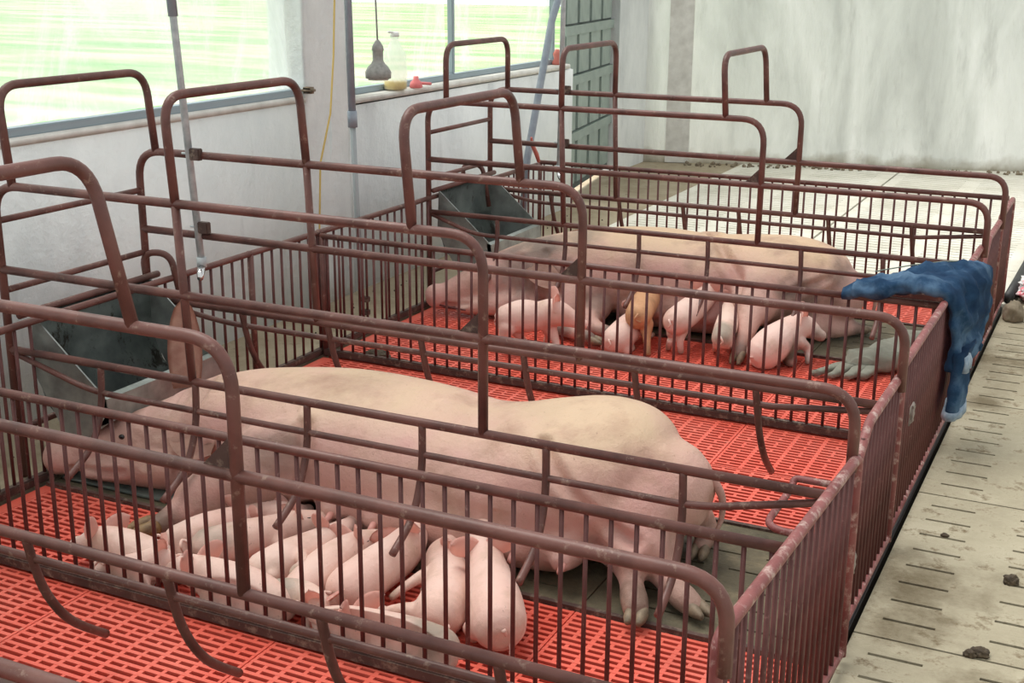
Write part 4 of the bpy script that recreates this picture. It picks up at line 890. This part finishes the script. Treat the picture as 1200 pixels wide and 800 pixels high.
SOW1_FOLDS = [
 ([[(-1.33, 2.93, .37), (-1.29, 2.889, .341), (-1.222, 2.849, .284), (-1.161, 2.851, .235), (-1.1, 2.883, .181), (-1.043, 2.872, .164)]], .017, .022),
 ([[(-2.56, 3.06, .36), (-2.50, 2.95, .34), (-2.506, 2.891, .289), (-2.507, 2.851, .191), (-2.52, 2.84, .10)]], .02, .02),
 ([[(-2.149, 2.942, .357), (-2.062, 2.842, .271), (-2.066, 2.816, .174), (-2.109, 2.803, .104)], [(-2.143, 2.866, .302), (-2.09, 2.811, .224), (-2.104, 2.791, .136)], [(-2.147, 2.818, .265), (-2.116, 2.788, .207), (-2.136, 2.768, .13)], [(-2.3, 2.80, .23), (-2.25, 2.73, .17), (-2.24, 2.70, .10)]], .010, .009),
 ([[(-2.064, 2.875, .313), (-2.02, 2.82, .22), (-2.035, 2.81, .12)]], .02, .022),
 ([[(-2.40, 2.84, .20), (-2.30, 2.73, .16), (-2.195, 2.741, .162), (-2.133, 2.783, .213)]], .014, .014),
 ([[(-2.72, 2.849, .211), (-2.66, 2.835, .17), (-2.623, 2.807, .115)], [(-2.62, 3.0, .30), (-2.60, 2.90, .26), (-2.61, 2.86, .2)]], .012, .008),
 ([[(-2.93, 2.80, .052), (-2.86, 2.80, .062), (-2.76, 2.79, .07), (-2.70, 2.79, .084)]], .010, .012),
 ([[(-1.66, 3.16, .368), (-1.55, 3.0, .35), (-1.47, 2.87, .28)]], .05, .010)]
SOW2_FOLDS = [
 ([[(-1.711, 5.629, .414), (-1.583, 5.418, .368), (-1.495, 5.345, .296), (-1.44, 5.25, .22)]], .022, .026),
 ([[(-2.523, 5.269, .3), (-2.466, 5.227, .213), (-2.438, 5.205, .119)], [(-2.409, 5.307, .325), (-2.34, 5.255, .221), (-2.287, 5.187, .161)], [(-2.598, 5.241, .278), (-2.552, 5.204, .208), (-2.526, 5.187, .133)]], .014, .011),
 ([[(-1.273, 5.365, .24), (-1.194, 5.417, .276), (-1.121, 5.49, .307)]], .016, .018),
 ([[(-2.90, 5.13, .062), (-2.85, 5.132, .062), (-2.797, 5.144, .057), (-2.733, 5.137, .075)]], .010, .012)]
# front sow
Z = (0, 0, 1)
bm = new()
S = [((-1.075, 3.14, .215), .18, .145, Z), ((-1.12, 3.14, .222), .24, .188, Z), ((-1.22, 3.14, .228), .29, .21, Z), ((-1.36, 3.13, .21), .305, .205, Z), ((-1.58, 3.12, .185), .295, .183, Z), ((-1.82, 3.12, .195), .305, .195, Z), ((-2.05, 3.12, .20), .30, .20, Z), ((-2.24, 3.10, .195), .275, .195, Z), ((-2.42, 3.06, .19), .225, .18, Z), ((-2.56, 3.02, .165), .17, .15, Z), ((-2.68, 2.97, .135), .135, .122, Z), ((-2.79, 2.92, .115), .10, .10, Z), ((-2.88, 2.875, .10), .068, .078, Z), ((-2.94, 2.84, .085), .05, .058, Z)]
sections(bm, smooth_secs(S, 4), 32)
f = Vector((-.86, -.5, -.1)).normalized(); c = Vector((-2.972, 2.818, .078)); sections(bm, [(c-f*.01, .052, .056, Z), (c+f*.012, .055, .06, Z)], 20)
# lower jaw
sections(bm, smooth_secs([((-2.60, 2.90, .09), .10, .08, Z), ((-2.74, 2.86, .075), .075, .06, Z), ((-2.86, 2.83, .05), .04, .035, Z)], 3), 18)
# ham and hind legs (upper leg over lower leg)
sections(bm, smooth_secs([((-1.12, 3.10, .21), .18, .17, Z), ((-1.09, 3.0, .17), .13, .13, Z), ((-1.05, 2.94, .12), .085, .085, Z)], 4), 22)
limb(bm, [(-1.08, 3.05, .15, .12), (-1.03, 3.0, .10, .075), (-.99, 2.95, .065, .045), (-.945, 2.90, .05, .033), (-.90, 2.865, .045, .038), (-.87, 2.85, .035, .034)])
limb(bm, [(-1.26, 3.06, .15, .13), (-1.16, 3.0, .11, .085), (-1.095, 2.95, .075, .052), (-1.05, 2.88, .055, .034), (-1.01, 2.80, .045, .038), (-.99, 2.76, .04, .036)])
limb(bm, [(-1.03, 3.22, .14, .08), (-.985, 3.27, .08, .045), (-.955, 3.25, .045, .03), (-.96, 3.19, .035, .026)])
# belly and udder
sections(bm, smooth_secs([((-1.93, 2.93, .12), .09, .11, Z), ((-1.75, 2.90, .11), .10, .105, Z), ((-1.5, 2.90, .105), .10, .10, Z), ((-1.28, 2.93, .11), .10, .10, Z)], 4), 22)
for i in range(6):
    x = -1.96+i*.145; sections(bm, [((x, 2.86, .10), .058, .06, Z), ((x+.01, 2.825, .095), .035, .036, Z)], 14)
# shoulder and forelegs
sections(bm, smooth_secs([((-2.10, 2.98, .20), .16, .15, Z), ((-2.19, 2.87, .17), .135, .135, Z), ((-2.28, 2.79, .12), .11, .105, Z), ((-2.35, 2.72, .09), .07, .07, Z)], 4), 22)
limb(bm, [(-2.2, 2.86, .12, .10), (-2.30, 2.76, .095, .085), (-2.355, 2.69, .07, .058), (-2.385, 2.635, .05, .040), (-2.40, 2.59, .04, .034)])
limb(bm, [(-2.25, 2.95, .10, .08), (-2.38, 2.84, .05, .05), (-2.33, 2.76, .04, .036), (-2.26, 2.71, .04, .034)])
sow1 = remesh(bm, 'sow', .0125, 'sow', [((-2.26, 2.74, .08), .12, .55), ((-2.38, 2.6, .04), .07, 1.), ((-1.0, 2.78, .04), .08, 1.), ((-.9, 2.86, .04), .07, .9), ((-1.02, 3.05, .1), .1, .4), ((-.97, 3.24, .04), .07, .9), ((-2.18, 2.76, .12), .17, .6), ((-2.12, 2.80, .25), .10, .7), ((-2.13, 2.79, .2), .05, .8), ((-2.7, 2.9, .15), .26, .22), ((-2.55, 3.0, .33), .10, .35), ((-1.5, 3.1, .39), .2, .12), ((-2.0, 3.1, .39), .12, .15)], 5, .018, creases=SOW1_FOLDS)
tag(sow1, 'large pink sow lying on her side in the front crate, suckling the big huddle', 'sow', None)
hoof(sow1, (-2.42, 2.56, .042), (-.6, -.8, -.2), 1.25, 'brownhoof'); hoof(sow1, (-.98, 2.735, .035), (.15, -1, -.1)); hoof(sow1, (-.85, 2.838, .035), (.8, -.55, -.1)); hoof(sow1, (-.955, 3.165, .03), (.1, -1, -.1), .8)
e = obj('ear', ear_bm((-2.69, 3.10, .27), (-2.735, 3.16, .555), .11, (.55, -.85, 0), .3, .008), 'sowear', sow1)
e2 = obj('ear', ear_bm((-2.55, 2.90, .22), (-2.36, 2.80, .20), .13, (.1, -.7, .7), .15, .008), 'sowear', sow1)
obj('eye', ball((-2.745, 2.845, .175), (.011, .008, .008)), 'eye', sow1)
for q in (-1, 1): obj('nostril', ball(c+f*.042+Vector((0, 0, q*.018)), (.007,)*3), 'nostril', sow1)
for i in range(6):
    x = -1.95+i*.145; bm = new(); tube(bm, [(x+.012, 2.81, .095), (x+.015, 2.785, .088), (x+.016, 2.772, .084)], [.011, .009, .007], 10); obj('teat', bm, 'teat', sow1)
for i, (x, z) in enumerate(((-1.26, .20), (-1.16, .185))):
    bm = new(); tube(bm, [(x, 2.87, z-.06), (x, 2.845, z-.065)], [.011, .008], 10); obj('teat', bm, 'teat', sow1)
bm = new(); tube(bm, spl([(-.935, 3.17, .26), (-.905, 3.19, .20), (-.905, 3.2, .13), (-.92, 3.19, .08)], 5), spl1((.016, .011, .008, .005), 5), 10); obj('tail', bm, 'sow', sow1)

# rear sow
bm = new()
S = [((-1.13, 5.66, .20), .15, .13, Z), ((-1.19, 5.66, .22), .225, .18, Z), ((-1.32, 5.65, .23), .29, .205, Z), ((-1.5, 5.63, .225), .30, .205, Z), ((-1.72, 5.61, .215), .30, .20, Z), ((-1.95, 5.6, .22), .30, .205, Z), ((-2.15, 5.57, .215), .29, .20, Z), ((-2.32, 5.50, .205), .25, .19, Z), ((-2.47, 5.42, .19), .20, .175, Z), ((-2.59, 5.34, .17), .155, .15, Z), ((-2.70, 5.27, .145), .11, .12, Z), ((-2.79, 5.215, .12), .072, .085, Z), ((-2.86, 5.17, .10), .052, .06, Z)]
sections(bm, smooth_secs(S, 4), 32)
f = Vector((-.84, -.52, -.1)).normalized(); c = Vector((-2.895, 5.148, .095)); sections(bm, [(c-f*.01, .052, .056, Z), (c+f*.012, .056, .06, Z)], 20)
sections(bm, smooth_secs([((-2.50, 5.26, .085), .10, .075, Z), ((-2.64, 5.20, .07), .07, .055, Z), ((-2.77, 5.16, .045), .038, .03, Z)], 3), 18)
# forelegs
sections(bm, smooth_secs([((-2.2, 5.44, .18), .15, .15, Z), ((-2.27, 5.30, .13), .115, .11, Z), ((-2.28, 5.2, .08), .075, .07, Z)], 4), 22)
limb(bm, [(-2.28, 5.24, .09, .08), (-2.28, 5.12, .055, .052), (-2.19, 5.045, .045, .04), (-2.10, 5.01, .04, .032), (-2.05, 4.995, .035, .030)])
limb(bm, [(-2.15, 5.32, .09, .07), (-2.14, 5.2, .05, .05), (-2.06, 5.13, .04, .034), (-1.98, 5.11, .035, .03)])
# belly
sections(bm, smooth_secs([((-2.0, 5.42, .12), .10, .115, Z), ((-1.78, 5.39, .11), .10, .105, Z), ((-1.6, 5.40, .11), .10, .10, Z)], 4), 22)
for i in range(5):
    x = -1.98+i*.12; sections(bm, [((x, 5.34, .11), .055, .058, Z), ((x+.01, 5.305, .105), .034, .035, Z)], 14)
# hind legs
sections(bm, smooth_secs([((-1.36, 5.55, .24), .20, .17, Z), ((-1.40, 5.40, .22), .14, .13, Z), ((-1.40, 5.28, .19), .09, .09, Z)], 4), 22)
limb(bm, [(-1.40, 5.32, .20, .10), (-1.395, 5.21, .17, .062), (-1.39, 5.14, .12, .042), (-1.395, 5.09, .07, .033), (-1.395, 5.055, .04, .034)])
sections(bm, smooth_secs([((-1.24, 5.62, .18), .15, .15, Z), ((-1.21, 5.55, .11), .10, .095, Z), ((-1.17, 5.60, .07), .07, .055, Z)], 4), 20)
limb(bm, [(-1.28, 5.50, .10, .08), (-1.19, 5.50, .07, .055), (-1.10, 5.58, .05, .04), (-1.03, 5.68, .04, .032)])
sow2 = remesh(bm, 'sow', .0125, 'sow_b', [((-2.45, 5.36, .36), .14, .8), ((-2.30, 5.45, .36), .12, .6), ((-2.02, 5.0, .04), .1, .9), ((-2.2, 5.05, .04), .09, .9), ((-1.98, 5.1, .03), .07, .9), ((-1.395, 5.05, .04), .07, .8), ((-1.25, 5.42, .2), .12, .8), ((-1.12, 5.60, .28), .10, .7), ((-1.03, 5.68, .04), .06, .9), ((-2.15, 5.3, .12), .1, .6), ((-2.48, 5.26, .25), .17, .75), ((-2.38, 5.27, .2), .1, .5)], 5, .018, creases=SOW2_FOLDS)
tag(sow2, 'pink sow with muddy neck lying in the rear crate, snout to the left', 'sow', None)
hoof(sow2, (-2.015, 4.985, .03), (1, -.25, -.1)); hoof(sow2, (-1.95, 5.10, .03), (1, -.25, -.1)); hoof(sow2, (-1.395, 5.03, .03), (0, -1, -.6), .9); hoof(sow2, (-1.01, 5.71, .03), (.6, .8, 0), .9)
obj('ear', ear_bm((-2.46, 5.24, .27), (-2.28, 5.18, .20), .12, (.1, -.7, .7), .15, .008), 'sowear', sow2)
obj('ear', ear_bm((-2.45, 5.52, .29), (-2.36, 5.62, .38), .11, (-.3, -.6, .5), .2, .008), 'sowear', sow2)
obj('eye', ball((-2.655, 5.165, .19), (.010, .007, .007)), 'eye', sow2)
for q in (-1, 1): obj('nostril', ball(c+f*.042+Vector((0, 0, q*.018)), (.007,)*3), 'nostril', sow2)
bm = new(); tube(bm, spl([(-2.90, 5.125, .055), (-2.82, 5.10, .06), (-2.73, 5.11, .05)], 5), .004, 6); obj('mouth_line', bm, 'nostril', sow2)
bm = new(); tube(bm, spl([(-1.00, 5.70, .26), (-.965, 5.71, .18), (-.975, 5.72, .10)], 5), spl1((.016, .011, .006), 5), 10); obj('tail', bm, 'sow_b', sow2)
